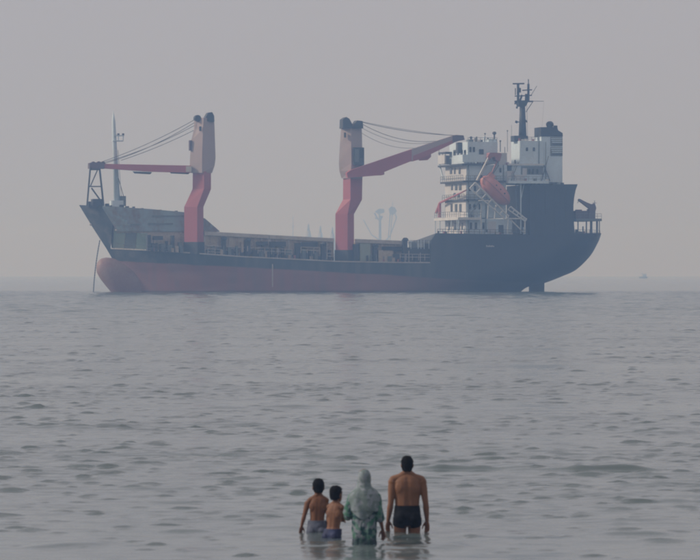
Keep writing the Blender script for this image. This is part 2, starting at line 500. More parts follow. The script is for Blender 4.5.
HB = 8.5
stem = [S(p, q, 0) for p, q in ((79, 205), (93, 228), (106, 248), (113, 260), (119, 272), (122, 291))]      # x, z
stem_x = [p[0] for p in stem]; stem_z = [p[1] for p in stem]
stern = [S(p, q, 0) for p, q in ((600.5, 233.5), (597.5, 242), (590, 256), (576.5, 269.5), (563, 276), (544, 283.2), (529, 286.5), (520.5, 292), (512, 303))]
def smooth_line(P, n=6):
    P = [Vector(p) for p in P]; out = []
    for i in range(len(P) - 1):
        a, b, c, d_ = P[max(i - 1, 0)], P[i], P[i + 1], P[min(i + 2, len(P) - 1)]
        for k in range(n):
            t = k / n
            out.append(tuple(.5 * ((2 * b) + (c - a) * t + (2 * a - 5 * b + 4 * c - d_) * t * t + (3 * b - a - 3 * c + d_) * t ** 3)))
    return out + [tuple(P[-1])]
stern = smooth_line(stern)
stern_x = [p[0] for p in stern]; stern_z = [p[1] for p in stern]
def xs_at(z): return float(np.interp(z, stem_z[::-1], stem_x[::-1]))
def xe_at(z): return float(np.interp(z, stern_z[::-1], stern_x[::-1]))
ZMAIN = SZ(106, 248, 0)
def half(x, z):
    Le = float(np.interp(z, [0, ZMAIN, stem_z[0]], [30, 24, 17]))
    d = max(0.0, min(1.0, (x - xs_at(z)) / Le))
    b = HB * (1 - (1 - d) ** 2.3)
    Lr = float(np.interp(z, [0, 4, 10], [30, 20, 9]))
    e = max(0.0, min(1.0, (xe_at(z) - x) / Lr))
    return b * (1 - (1 - e) ** 2.6) ** 0.7

deck_px = [(79.2, 205, 0), (112, 207, 3), (114, 248.4, 4), (150, 250, 8), (190, 252.8, 8.4), (240, 256.5, 8.5), (300, 259.5, 8.5), (340, 261.5, 8.5), (400, 262.5, 8.5),
           (430, 262.6, 8.5), (431.5, 240, 8.5), (436, 233.2, 8.5), (520, 234.6, 8.5), (577, 233.5, 8), (600.5, 233.4, 0)]
deck = [S(p, q, -b) for p, q, b in deck_px]
dk_x = [p[0] for p in deck]; dk_z = [p[1] for p in deck]
def deck_z(x): return float(np.interp(x, dk_x, dk_z))
def bot_z(x):
    if x < stem_x[-1]: return float(np.interp(x, stem_x, stem_z))
    if x > stern_x[-1]: return float(np.interp(x, stern_x[::-1], stern_z[::-1]))
    return -2.5

def hull_strip(x0, x1, topf, botf, n, inset=0.0, extra=(), wmax=99.0, far_topf=None):
    xs = sorted(set(list(np.linspace(x0, x1, n)) + [e for e in extra if x0 < e < x1]))
    NV = 16
    mb = MB()
    k = len(xs)
    vs = []
    for x in xs:
        zt, zb = topf(x), botf(x)
        for j in range(NV + 1):
            z = zb + (zt - zb) * j / NV
            b = max(min(half(x, z) - inset, wmax), 0.004)
            vs.append((x, -b, z))
        if far_topf: zt = far_topf(x)
        for j in range(NV + 1):
            z = zb + (zt - zb) * j / NV
            b = max(min(half(x, z) - inset, wmax), 0.004)
            vs.append((x, b, z))
    st = 2 * (NV + 1); fs = []
    for i in range(k - 1):
        for j in range(NV):
            a = i * st + j
            fs.append((a, a + st, a + st + 1, a + 1))
            b = a + NV + 1
            fs.append((b, b + 1, b + st + 1, b + st))
        a = i * st + NV
        fs.append((a, a + st, a + st + NV + 1, a + NV + 1))        # deck
        a = i * st
        fs.append((a, a + NV + 1, a + st + NV + 1, a + st))        # bottom
    for i in (0, k - 1):
        for j in range(NV):
            a = i * st + j
            fs.append((a, a + 1, a + 1 + NV + 1, a + NV + 1))
    mb.add(vs, fs)
    return mb

Z240 = SZ(431, 241, 0)
hull = hull_strip(stem_x[0] + 0.02, stern_x[0] - 0.02, deck_z, bot_z, 240, extra=dk_x, far_topf=lambda x: deck_z(x) if not (SX(430, -8.5) < x < SX(458, -8.5)) else min(deck_z(x), Z240)).build('hull', M['hull'], ship, smooth=True)
hull.data.set_sharp_from_angle(angle=math.radians(32))
# plating reads smooth along the run
# bulb
rings = []
for p, t, b, w in ((96.4, 267, 269, 0.15), (97.2, 263, 273, 0.75), (99, 260.2, 276.5, 1.2), (102, 258.2, 281, 1.5), (106, 257.3, 286, 1.8), (111, 257.6, 292, 2.0), (117, 259.5, 300, 2.2), (126, 262, 306, 2.3), (138, 266, 308, 2.2), (150, 272, 308, 1.5)):
    x, zt = S(p, t, 0); zb = SZ(p, b, 0)
    rings.append([(x, w * math.cos(a), (zt + zb) / 2 + (zt - zb) / 2 * math.sin(a)) for a in [2 * math.pi * i / 18 for i in range(18)]])
MB().loft(rings).build('bulbous_bow', M['bulb'], ship, smooth=True)
# rudder, with its stock reaching up into the counter
rx = [S(p, q, 0) for p, q in ((529.3, 283), (544, 280), (543.6, 300), (529.3, 300))]
MB().prism(rx, -0.35, 0.35).build('rudder', M['black'], ship)
# white sheer strake along the main deck edge
mb = MB()
pts = [(p, q) for p, q, b in deck_px if 112 < p < 431]
for i in range(40):
    x0 = dk_x[2] + (dk_x[9] - dk_x[2]) * i / 40; x1 = dk_x[2] + (dk_x[9] - dk_x[2]) * (i + 1) / 40
    z0, z1 = deck_z(x0 + 0.01), deck_z(x1)
    b0_, b1_ = half(x0, z0) + 0.06, half(x1, z1) + 0.06
    mb.add([(x0, -b0_, z0 - 0.10), (x1, -b1_, z1 - 0.10), (x1, -b1_, z1 + 0.12), (x0, -b0_, z0 + 0.12),
            (x0, -b0_ + 0.3, z0 - 0.10), (x1, -b1_ + 0.3, z1 - 0.10), (x1, -b1_ + 0.3, z1 + 0.12), (x0, -b0_ + 0.3, z0 + 0.12)],
           [(0, 1, 2, 3), (3, 2, 6, 7), (0, 4, 5, 1), (0, 3, 7, 4), (1, 5, 6, 2)])
mb.build('rubbing_strake', M['tanlip'], ship)
# draught line amidships and small marks
x, z0 = S(272.5, 287, -8.5); z1 = SZ(272.5, 264, -8.5)
MB().box((x - 0.10, -8.56, z0), (x + 0.10, -8.45, z1)).build('draught_mark', M['tanlip'], ship)
mb = MB()
for i, (a, h) in enumerate(((486.2, 1.0), (487.7, .7), (489.0, .9), (490.4, .7), (491.7, .9), (493.2, .6))):
    x, z = S(a, 247, -8.5)
    mb.box((x, -8.60, z), (x + 0.14, -8.42, z + 0.38 * h)); mb.box((x, -8.6, z + 0.15 * h), (x + 0.21, -8.43, z + 0.25 * h))
mb.build('name_lettering', M['white'], ship)

# ---- forecastle: raised plating with the open gallery under it
FCW = 5.0
fc_top = [S(p, q, -b) for p, q, b in ((101, 206.2, 2), (150, 209, 5), (187, 212.4, 5), (205, 218.5, 5), (219.5, 231, 5))]
fc_bot = [S(p, q, -b) for p, q, b in ((101, 208.0, 2), (117.5, 231.2, 3.5), (187, 231.6, 5), (220, 231.8, 5))]
fl = lambda T: (lambda x: float(np.interp(x, [a for a, _ in T], [b for _, b in T])))
fc = hull_strip(fc_top[0][0], fc_top[-1][0], fl(fc_top), fl(fc_bot), 46, inset=-0.05, extra=[a for a, _ in fc_top + fc_bot], wmax=FCW).build('forecastle', M['fore'], ship)
# stiffener rails on the forecastle side
for (p0, p1, q) in ((117, 140, 225.3), (148, 173, 224.6), (152, 186, 217.0)):
    mb = MB()
    for i in range(10):
        pa, pb = p0 + (p1 - p0) * i / 10, p0 + (p1 - p0) * (i + 1) / 10
        xa, za = S(pa, q, -5); xb, zb = S(pb, q, -5)
        ya, yb = min(half(xa, za), FCW), min(half(xb, zb), FCW)
        mb.add([(xa, -ya - .12, za), (xb, -yb - .12, zb), (xb, -yb - .12, zb + .3), (xa, -ya - .12, za + .3), (xa, -ya + .1, za), (xb, -yb + .1, zb), (xb, -yb + .1, zb + .3), (xa, -ya + .1, za + .3)],
               [(0, 1, 2, 3), (3, 2, 6, 7), (0, 4, 5, 1), (0, 3, 7, 4), (1, 5, 6, 2)])
    mb.build('stiffener', M['grey'], fc)
for p, q in ((92.5, 224.5), (115, 230.3)):       # fairleads
    xa, za = S(p, q, -1.5)
    MB().ball((xa, -half(xa, za) - 0.02, za), (0.32, 0.15, 0.22)).build('fairlead', M['tanlip'], fc)
# forecastle gear: windlass, bitts, bulwark posts
for p, w, h in ((96, 2, 4), (107, 2.5, 3.5), (121, 4, 3.2), (127, 2, 2.4), (133.5, 1, 2.5), (110.5, 1, 2), (142, 1, 1.6), (160, 1.2, 1.3), (176, 1.2, 1.5)):
    q = float(np.interp(p, [80, 112, 187], [205.5, 207.5, 213]))
    x0, zb = S(p - w / 2, q + 1, -2); x1, zt = S(p + w / 2, q - h, -2)
    MB().box((x0, -3, zb), (x1, -1.2, zt)).build('windlass' if w > 2.2 else 'bitt', M['slate'], ship)
# gallery back wall
gal = hull_strip(SX(114, -5), SX(207, -5), lambda x: fl(fc_bot)(x) + 0.05, lambda x: deck_z(x) - .2, 24, inset=.6, wmax=FCW - .25).build('gallery_wall', M['tan'], ship)
def plate(name, p0, q0, p1, q1, y, depth, mat, parent=ship):
    """a box whose near face at offset y fills the given picture rectangle"""
    x0, z0 = S(p0, q1, y); x1, z1 = S(p1, q0, y)
    return MB().box((x0, y, z0), (x1, y + depth, z1)).build(name, mat, parent)
for p0, p1, m in ((116, 126, 'green'), (126.6, 136, 'grey'), (136.6, 146.5, 'green')):
    hull_strip(SX(p0, -4), SX(p1, -4), lambda x: fl(fc_bot)(x) - .35, lambda x: deck_z(x) - .1, 6, inset=.42, wmax=FCW - .1).build('gallery_panel', M[m], ship)
for p0, q0, p1, q1, m in ((147.5, 235, 151, 250.5, 'slate'), (153.5, 236, 163, 240, 'slate'), (152, 243, 158, 251, 'slate'), (160, 244, 164.5, 251, 'grey'),
                          (166, 241, 168, 251, 'slate'), (171.5, 235.5, 174.5, 251.5, 'slate'), (169.5, 246, 178, 252, 'slate'), (179, 242, 182, 252, 'grey'), (154, 240.5, 155.2, 243.5, 'tan')):
    plate('deck_winch' if p1 - p0 > 5 else 'stanchion', p0, q0, p1, q1, -7.2, 1.2, M[m])
# stem gear: jib rest trestle
def bar(mb, a, b, r): mb.tube([a, b], r, 6)
mb = MB()
yT = -2.2
for yy in (yT - 1.0, yT + 1.0):
    L0, L1, R0, R1 = S3(90.3, 167.5, yy), S3(87.0, 206, yy), S3(99.5, 167.5, yy), S3(103.6, 206, yy)
    bar(mb, L0, L1, .17); bar(mb, R0, R1, .19); bar(mb, S3(89, 186.5, yy), S3(101.3, 186.5, yy), .13)
    bar(mb, S3(97.5, 170, yy), S3(90.5, 186, yy), .11); bar(mb, S3(91.5, 188, yy), S3(103, 204, yy), .15); bar(mb, S3(90.5, 169.5, yy), S3(99.5, 169.5, yy), .16)
for p, q in ((90.3, 168), (99.5, 168), (89, 186.5), (101.3, 186.5)):
    bar(mb, S3(p, q, yT - 1), S3(p, q, yT + 1), .12)
mb.build('jib_rest', M['slate'], ship)
plate('rest_locker', 93, 199, 103, 207, -3.0, 2.0, M['slate'])
plate('rest_locker', 88.5, 201.5, 91, 207, -2.4, 1.0, M['slate'])
# foremast
x, z0 = S(117.3, 206, -1); xt, z1 = S(113.6, 121, -1); xt2, z2 = S(113.2, 111, -1)
mst = MB().tube([(x, -1, z0), (xt, -1, z1), (xt2, -1, z2)], [0.66, 0.34, 0.04], 10).build('foremast', M['pale'], ship, smooth=True)
plate('mast_platform', 113, 140.4, 123.5, 141.4, -1.6, 1.4, M['pale'], mst)
plate('mast_platform', 114, 135.2, 124.2, 136.0, -1.6, 1.4, M['pale'], mst)
for p in (118.6, 123.4):
    plate('mast_light', p - .9, 133.4, p + .9, 136.0, -1.5, .5, M['slate'], mst)
    plate('mast_light', p - .5, 136, p + .3, 140.4, -1.5, .12, M['pale'], mst)
plate('mast_house', 112.5, 200.5, 123.5, 207.5, -2.4, 3.0, M['pale'], ship)
plate('mast_house', 121, 196, 126, 206, -2.0, 1.2, M['grey'], ship)
mb = MB(); bar(mb, S3(123.8, 197, -2.2), S3(117.5, 175, -1.2), .06); bar(mb, S3(121.5, 199, -2.2), S3(118, 150, -1.2), .04)
mb.build('mast_ladder', M['slate'], mst)

# ---- hatches
def hatch(p0, p1, q0, q1, nm):
    x0, z0 = S(p0, q0, -6.2); x1, z1 = S(p1, q1, -6.2)
    zb0, zb1 = deck_z(x0) - .1, deck_z(x1) - .1
    h = MB().prism([(x0, zb0), (x1, zb1), (x1, z1 - .75), (x0, z0 - .75)], -6.2, 6.2).build('hatch_coaming', M['tan'], ship)
    MB().prism([(x0 - .1, z0 - .72), (x1 + .1, z1 - .72), (x1 + .1, z1), (x0 - .1, z0)], -6.6, 6.6).build('hatch_cover', M['tanlip'], h)
    n = int((x1 - x0) / 1.15)
    for i in range(n + 1):
        f = i / n; x = x0 + (x1 - x0) * f
        zb, zt = zb0 + (zb1 - zb0) * f, z0 - .75 + (z1 - z0) * f
        w = 0.10 if i % 4 else 0.2
        MB().box((x - w, -6.42, zb), (x + w, -6.19, zt)).build('coaming_rib', M['tan'] if i % 3 else M['tanlip'], h)
    return h
hatch(204.5, 268, 231.4, 234.8, '')
hatch(269.5, 333, 234.9, 238.3, '')
hatch(356, 402, 239.0, 240.8, '')
# dark things on the side deck, in front of the coamings
D = [('ventilator', 222, 238.5, 226, 254, 'slate'), ('ventilator', 245.5, 240, 250.5, 256.5, 'slate'), ('bitt', 217, 248, 222, 254.5, 'slate'), ('winch', 228.5, 249, 233.5, 255.5, 'slate'),
     ('pipe_stand', 236, 246, 238, 256, 'grey'), ('pipe_stand', 241.5, 242, 243.5, 256, 'tan'), ('valve_box', 253, 250, 259, 257, 'slate'), ('pipe_stand', 262, 245, 264, 257, 'slate'),
     ('deck_locker', 257, 241.5, 268, 245, 'slate'), ('pipe_stand', 267, 247, 269.2, 257.8, 'slate'), ('deck_locker', 270.5, 241.5, 286, 246.5, 'slate'), ('pipe_stand', 271, 246, 275, 258, 'slate'),
     ('pipe_stand', 282, 247, 284.5, 258.3, 'slate'), ('deck_locker', 286.5, 250, 292, 259, 'grey'), ('deck_house', 295.5, 243, 301.5, 259, 'slate'), ('deck_locker', 302, 242, 318, 247, 'slate'),
     ('deck_house', 302, 249, 306, 259.5, 'grey'), ('valve_box', 309, 250.5, 316, 260, 'slate'), ('ventilator', 321.5, 244, 325.5, 260, 'slate'), ('pipe_stand', 329, 250, 331, 260.5, 'slate'),
     ('deck_locker', 353.5, 244, 359, 262, 'slate'), ('deck_house', 360, 243.5, 370.5, 261, 'green'), ('ventilator', 373.5, 246, 377.5, 262, 'slate'), ('deck_house', 378.5, 250, 393, 262.5, 'tan'),
     ('deck_locker', 383, 246.5, 402, 251, 'black'), ('valve_box', 392, 254, 400, 263, 'slate'), ('ventilator', 403, 239.8, 407.6, 262, 'slate'), ('deck_house', 408, 247.5, 431, 262, 'slate'), ('deck_locker', 412, 243, 417, 248, 'grey'),
     ('deck_locker', 424, 243.5, 431, 248, 'slate')]
for nm, p0, q0, p1, q1, m in D:
    o = plate(nm, p0, q0, p1, q1, -7.4, 0.95, M[m])
    if nm == 'ventilator':
        a = S3((p0 + p1) / 2, q0, -7.0)
        MB().ball(a, (0.62, 0.6, 0.45)).build('cowl', M[m], o, smooth=True)
# white railings and pipes on the side deck
def rail(name, pts, y, r=.05, mat='white', posts=True, h=6.0, step=6.0, parent=ship):
    """hand rail: two runs along the given picture points with posts"""
    P = [S3(p, q, y) for p, q in pts]
    mb = MB()
    hz = h / F * Y0
    for dz in (0, -hz * .5):
        mb.tube([(a[0], a[1], a[2] + dz) for a in P], r, 5)
    L_ = pts[-1][0] - pts[0][0]
    n = max(1, int(abs(L_) / step))
    for i in range(n + 1):
        p = pts[0][0] + L_ * i / n
        q = float(np.interp(p, [a for a, _ in pts] if L_ > 0 else [a for a, _ in pts][::-1], [b for _, b in pts] if L_ > 0 else [b for _, b in pts][::-1]))
        a = S3(p, q, y)
        mb.tube([a, (a[0], a[1], a[2] - hz)], r, 5)
    return mb.build(name, M[mat], parent)
for a in ([(208, 248.5), (222, 249.5)], [(258, 247.5), (292, 249.3)], [(301, 247.0), (320, 247.8)], [(327, 253), (334, 253.6)], [(400, 254), (431, 254.4)]):
    rail('railing', a, -8.2, .055, 'tanlip')
rail('railing', [(114, 243.2), (150, 245.2), (184, 247.6)], -7.7, .04, 'grey', step=9, h=6.5)
mb = MB()
for p, q in ((418.2, 240), (421, 239.6), (424.2, 240.2), (411, 241), (429, 240.6)):
    MB().tube([S3(p, q, -7.6), S3(p, 249, -7.6)], .07, 6).build('vent_pipe', M['pale'], ship)
rail('railing', [(403, 240.6), (431, 240.2)], -6.8, .04, 'slate', h=4, step=5)

# ---- cranes
def crane_ring(pl, pm, pr, q, y0, dep):
    A, B, C = S3(pl, q, y0), S3(pm, q, y0 - dep), S3(pr, q, y0)
    Dp = (A[0] + C[0] - B[0], y0 + dep, A[2])
    return [A, B, C, Dp]
def ring_at(pl, pm, pr, q, y0, dep):
    r = crane_ring(pl, pm, pr, q, y0, dep)
    z = r[0][2]
    return [(a[0], a[1], z) for a in r]
YC = -6.7
def cable(name, a, b, sag, r, parent, y0=None):
    A, B = Vector(a), Vector(b)
    pts = []
    for i in range(13):
        t = i / 12
        p = A.lerp(B, t); p.z -= 4 * sag * t * (1 - t); pts.append(p)
    return MB().tube(pts, r, 5).build(name, M['cable'], parent)
def crane(ped, house, jib, base, tip_px, top_px):
    post = MB().loft([ring_at(*r, YC, 1.35) for r in ped]).build('crane_post', M['red'], ship)
    b = MB().loft([ring_at(*r, YC, 1.5) for r in base]).build('post_base', M['slate'], post)
    hs_ = MB().loft([ring_at(*r, YC, 1.5) for r in house]).build('crane_house', M['pink'], post)
    return post, hs_
# forward crane
post1, house1 = crane([(184.2, 197.2, 203.6, 243, ), (184.2, 197.2, 203.4, 207), (192.6, 204, 211, 189), (192.8, 204, 211, 171.5)],
                      [(190.6, 202, 212, 173), (189.8, 202, 214.6, 165.5), (190.0, 202, 215.6, 158), (191.4, 202.6, 215.0, 140), (194.0, 203.2, 214.6, 129), (194.2, 203.5, 214.2, 118)], None,
                      [(183.6, 197.4, 204.4, 254), (183.6, 197.4, 204.4, 242)], None, None)
# sheave heads
xa = S3(197.3, 118.3, YC - .5)
MB().tube([(xa[0], YC - 1.1, xa[2]), (xa[0], YC + .3, xa[2])], .62, 14).build('sheave', M['slate'], house1)
p = [S(*q, YC - .6) for q in ((203.5, 121), (205.5, 117), (208, 112.6), (211.8, 112.2), (213.8, 116), (214, 122))]
MB().prism(p, YC - 1.0, YC + .9).build('sheave_guard', M['slate'], house1)
plate('house_door', 199.6, 126.5, 201.6, 131, YC - 1.85, .5, M['slate'], house1)
plate('house_platform', 189.8, 140.3, 191.6, 150.5, YC - .3, 1.0, M['jibgrey'], house1)
# jib lying forward in its rest
def jy(px): return yT + (YC - yT) * (px - 92) / (191 - 92)
def skew_prism(pts, hw):
    A = [S3(p, q, jy(p) - hw) for p, q in pts]; n = len(A)
    B = [(a[0], a[1] + 2 * hw, a[2]) for a in A]
    return MB().add(A + B, [tuple(range(n)), tuple(range(2 * n - 1, n - 1, -1))] + [((i + 1) % n, i, i + n, (i + 1) % n + n) for i in range(n)])
jib1 = skew_prism(((191, 165.6), (191, 172.8), (150, 171.6), (104, 168.3), (92, 168.2), (92, 164.8), (104, 163.8), (150, 164.8)), .8).build('jib', M['red'], post1)
skew_prism(((89.6, 163), (94.5, 162.2), (104.5, 163.2), (104.5, 168.8), (89.6, 168.6)), .9).build('jib_head', M['jibgrey'], jib1)
for p, q in ((93, 163.5), (98.5, 163.3), (103, 163.6)):
    a = S3(p, q, jy(p)); MB().tube([(a[0], a[1] - .5, a[2]), (a[0], a[1] + .5, a[2])], .38, 10).build('sheave', M['jibgrey'], jib1)
for a, b_ in ((133.5, 152), (170, 190)):
    skew_prism(((a, 171.4), (b_, 172.2), (b_ - 1.5, 174.2), (a + 2, 173.4)), .5).build('hook_bracket', M['slate'], jib1)
skew_prism(((186, 166.2), (191.5, 166.2), (191.5, 172.2), (186, 171.8)), .86).build('jib_foot', M['tanlip'], jib1)
tp = S3(195, 119.5, YC - .4); tp2 = S3(195.5, 122, YC)
for (p, q), t, sg, yy in (((98, 163.2), tp, .55, -.5), ((104, 163.6), tp2, .75, 0), ((101, 163.3), S3(194.5, 125.5, YC), .6, .3), ((121, 160.4), S3(193.5, 130.5, YC), .3, .1)):
    cable('hoist_cable', S3(p, q, jy(p) + yy), t, sg, .055, house1)
# after crane
post2, house2 = crane([(335.4, 347.6, 354.0, 250.5), (335.4, 347.6, 354.0, 214), (343, 350.5, 362, 199.5), (343.2, 350.5, 362.4, 177)],
                      [(341.5, 351, 362.4, 178.5), (339.4, 351, 363, 171), (338.8, 351.4, 363, 163), (339.8, 351.2, 362.2, 145), (341.2, 351, 361.8, 127), (341.6, 351, 361.8, 124)], None,
                      [(334.6, 347.8, 354.8, 262), (334.6, 347.8, 354.8, 250)], None, None)
p = [S(*q, YC - .6) for q in ((341.3, 128.5), (341.6, 119.5), (345, 117.2), (348, 119), (351, 124.6), (351.5, 128.5))]
MB().prism(p, YC - 1.75, YC + .9).build('sheave_guard', M['slate'], house2)
p = [S(*q, YC - .6) for q in ((351.6, 128.5), (353.0, 125.5), (356, 120.6), (361.4, 121.2), (362, 128.5))]
MB().prism(p, YC - 1.6, YC + .9).build('sheave_guard', M['slate'], house2)
plate('house_door', 344.4, 132.5, 346, 137.5, YC - 1.5, .5, M['slate'], house2)
cb = plate('operator_cab', 354, 147.5, 364.2, 165, YC - 1.9, 2.2, M['slate'], house2)
plate('cab_panel', 355, 149, 359.0, 162, YC - 1.96, .2, M['grey'], cb)
plate('cab_panel', 360.4, 149, 363.6, 158, YC - 1.96, .2, M['glass'], cb)
pj = [S(*q, YC - 1.9) for q in ((346, 173), (349.5, 170.5), (362, 166), (410.8, 149.4), (410.8, 161.0), (383, 172.2), (383, 175), (362, 176.8), (347, 178))]
jib2 = MB().prism(pj, YC - 2.6, YC - 1.3).build('jib', M['red'], post2)
pj = [S(*q, YC - 1.9) for q in ((410.8, 149.2), (452, 135.8), (453, 142.4), (429.5, 153.8), (420.5, 158.6), (410.8, 161.2))]
MB().prism(pj, YC - 2.62, YC - 1.28).build('jib_lit_half', M['pink'], jib2)  # sunlit upper half of the jib, put in as a paler colour
pj = [S(*q, YC - 1.9) for q in ((412, 156.0), (452, 140.2), (452.6, 143.2), (430, 154.2), (421, 159.0), (412, 161.4))]
MB().prism(pj, YC - 2.68, YC - 1.2).build('jib_underside', M['red'], jib2)
pj = [S(*q, YC - 1.9) for q in ((451.5, 136.4), (455, 135.0), (462.6, 135.6), (463.6, 140), (457.5, 141.2), (451.5, 143.2))]
MB().prism(pj, YC - 2.7, YC - 1.2).build('jib_head', M['jibgrey'], jib2)
pj = [S(*q, YC - 1.9) for q in ((367, 175.8), (383.6, 172.2), (384, 174.2), (381, 175.4))]
MB().prism(pj, YC - 2.3, YC - 1.6).build('hook_bracket', M['slate'], jib2)
pj = [S(*q, YC - 1.9) for q in ((418, 158.2), (430.5, 153.4), (430.5, 157.0), (427, 160.2), (419.5, 160.6))]
MB().prism(pj, YC - 2.3, YC - 1.6).build('hook_bracket', M['red'], jib2)
t2 = S3(361, 122, YC - .8)
for (p, q), (p2, q2), sg, r in (((455, 135.4), (361, 122), 0.5, .055), ((447, 139.5), (361, 123.5), 1.6, .055), ((437, 141.8), (361, 127.5), 1.4, .04), ((420, 147.5), (361.5, 133), 1.1, .04), ((458, 136), (361, 121.5), .3, .04)):
    cable('hoist_cable', S3(p2, q2, YC - .8), S3(p, q, YC - 1.9), sg, r, house2)

# ---- accommodation
YN, YFAR = -6.5, 9.0
def block(name, p0, q0, p1, q1, y0=YN, y1=YFAR, mat='pale', front=None, parent=ship):
    """deckhouse block whose near face fills the picture rectangle; its fore face may take a tint for sunlight"""
    x0, z0 = S(p0, q1, y0); x1, z1 = S(p1, q0, y0)
    o = MB().box((x0, y0, z0), (x1, y1, z1)).build(name, M[mat], parent)
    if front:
        MB().box((x0 - .05, y0 + .02, z0 + .02), (x0 + .1, y1 - .02, z1 - .02)).build('front_tint', M[front], o)  # thin fore sheet; cream puts the warm sunlight into its colour
    return o, x0, z0, z1
def front_window(par, x, px, q0, q1, wpx):
    ya, yb = FY(px - wpx / 2, x), FY(px + wpx / 2, x)
    D_ = Y0 + ST * x + CT * (ya + yb) / 2
    z0, z1 = HC + (EYE - q1) / F * D_, HC + (EYE - q0) / F * D_
    f = MB().box((x - .12, ya, z0), (x + .02, yb, z1)).build('window', M['slate'], par)
    g = .07
    MB().box((x - .15, ya - g, z0 + g), (x - .05, yb + g, z1 - g)).build('pane', M['glass'], f)
def side_window(par, px, q0, q1, wpx, y=YN):
    f = plate('window', px - wpx / 2, q0, px + wpx / 2, q1, y - .1, .12, M['slate'], par)
    plate('pane', px - wpx / 2 + .35, q0 + .35, px + wpx / 2 - .35, q1 - .35, y - .13, .1, M['glass'], f)
def slab(name, p0, q0, p1, q1, y0, y1, mat='white', parent=ship, fwd=0.0):
    x0, z0 = S(p0, q1, y0); x1, z1 = S(p1, q0, y0)
    return MB().box((x0 - fwd, y0, z0), (x1, y1, z1)).build(name, M[mat], parent)

t1, x, _, _ = block('deckhouse', 466, 219, 512, 236, mat='pale', front='cream')
for px, w in ((455.5, 2.4), (459.2, 1.8), (462.5, 1.2), (449.5, 1.2)): front_window(t1, x, px, 223, 230, w)
for px in (471, 476, 483.5): side_window(t1, px, 222.5, 229, 2.2)
plate('doorway', 488, 221.5, 496, 233.6, YN - .06, .2, M['cream'], t1)
plate('doorway', 498.5, 225, 503.5, 233.6, YN - .06, .2, M['slate'], t1)
t2_, x, _, _ = block('deckhouse', 466.2, 200.5, 506, 217.8, mat='pale', front='cream')
for px, w in ((452, 1.8), (456.5, 2.2), (460.8, 2.2)): front_window(t2_, x, px, 204, 212, w)
for px in (470, 474.5, 480): side_window(t2_, px, 204, 209.5, 2.2)
t3, x, _, _ = block('deckhouse', 466.4, 182, 506, 199.4, mat='pale', front='cream')
for px, w in ((452.4, 1.6), (456.6, 2.4), (460.6, 2.4)): front_window(t3, x, px, 184.6, 190.2, w)
for px, w in ((455, 2.0), (459, 1.6)): front_window(t3, x, px, 193, 197.5, w)
for px in (470, 475): side_window(t3, px, 186, 191, 2.2)
t4, x, _, _ = block('deckhouse', 466.6, 165, 507, 180.8, mat='pale', front='cream')
for px, w in ((451.4, 2.0), (455.2, 1.4), (460, 1.8)): front_window(t4, x, px, 168, 174, w)
for px in (500.5,): side_window(t4, px, 168, 172.5, 2.0)
bridge, x, _, _ = block('wheelhouse', 468, 142, 497.5, 163.8, y0=-6.0, y1=7.5, mat='pale', front='pale')
side_window(bridge, 481.4, 149.2, 154.4, 4.6, -6.0)
for px, w in ((455, 2.2), (458.5, 2.2), (462, 2.2), (465.4, 1.8)): front_window(bridge, x, px, 150, 155.5, w)
for px in (470.5, 474): side_window(bridge, px, 147, 152, 2.0, -6.0)
# decks between the tiers, standing proud
slab('boat_deck', 464, 217.4, 481.5, 219.9, -7.6, 10.2, 'white', fwd=1.2)
slab('deck_edge', 465, 199.3, 487, 200.6, -7.0, 9.3, 'slate', fwd=.2)
slab('deck_edge', 465.2, 180.7, 505, 182.2, -7.2, 9.5, 'slate', fwd=.5)
slab('bridge_deck', 466.0, 163.6, 487, 165.2, -7.4, 10.6, 'slate', fwd=.8)
# starboard bridge wing: bulwark box reaching out beyond the house, strut beneath
xw = SX(466, YN)
zt = SZ(445, 155.4, 9.5); zb = SZ(445, 164.2, 9.5)
MB().box((xw - .9, 6.0, zb), (xw - .6, 10.9, zt)).build('wing_bulwark', M['cream'], ship)
MB().box((xw - .6, 10.6, zb), (xw + 3, 10.9, zt)).build('wing_bulwark', M['cream'], ship)
MB().box((xw - .9, -7.3, zb), (xw - .65, -3.0, zt - .3)).build('wing_bulwark', M['pale'], ship)
MB().box((xw - .65, -7.35, zb), (xw + 4.2, -7.1, zt - .3)).build('wing_bulwark', M['pale'], ship)
mb = MB(); bar(mb, (xw - .7, 10.6, zb), (xw - .3, 9.0, SZ(447, 179.5, 9)), .16)
bar(mb, (xw + 2.5, 10.6, zb), (xw + 2.5, 9.0, SZ(447, 179.5, 9)), .16)
mb.build('wing_strut', M['pale'], ship)
mb = MB(); a = (xw - .8, 10.7, zt); bar(mb, a, (a[0], a[1], SZ(439, 142, 10.7)), .13); mb.build('signal_post', M['white'], ship)
MB().box((xw - .9, 5.5, SZ(450, 153.6, 8)), (xw + 2.8, 10.9, SZ(450, 152.2, 8))).build('wing_roof', M['slate'], ship)
for y in (10.4, 8.2, 6.1):
    mb = MB(); bar(mb, (xw - .7, y, zt), (xw - .7, y, SZ(450, 153, 8)), .07); mb.build('wing_post', M['slate'], ship)
plate('signal_locker', 458.0, 142.5, 464.5, 153, -2.0, 1.5, M['slate'])
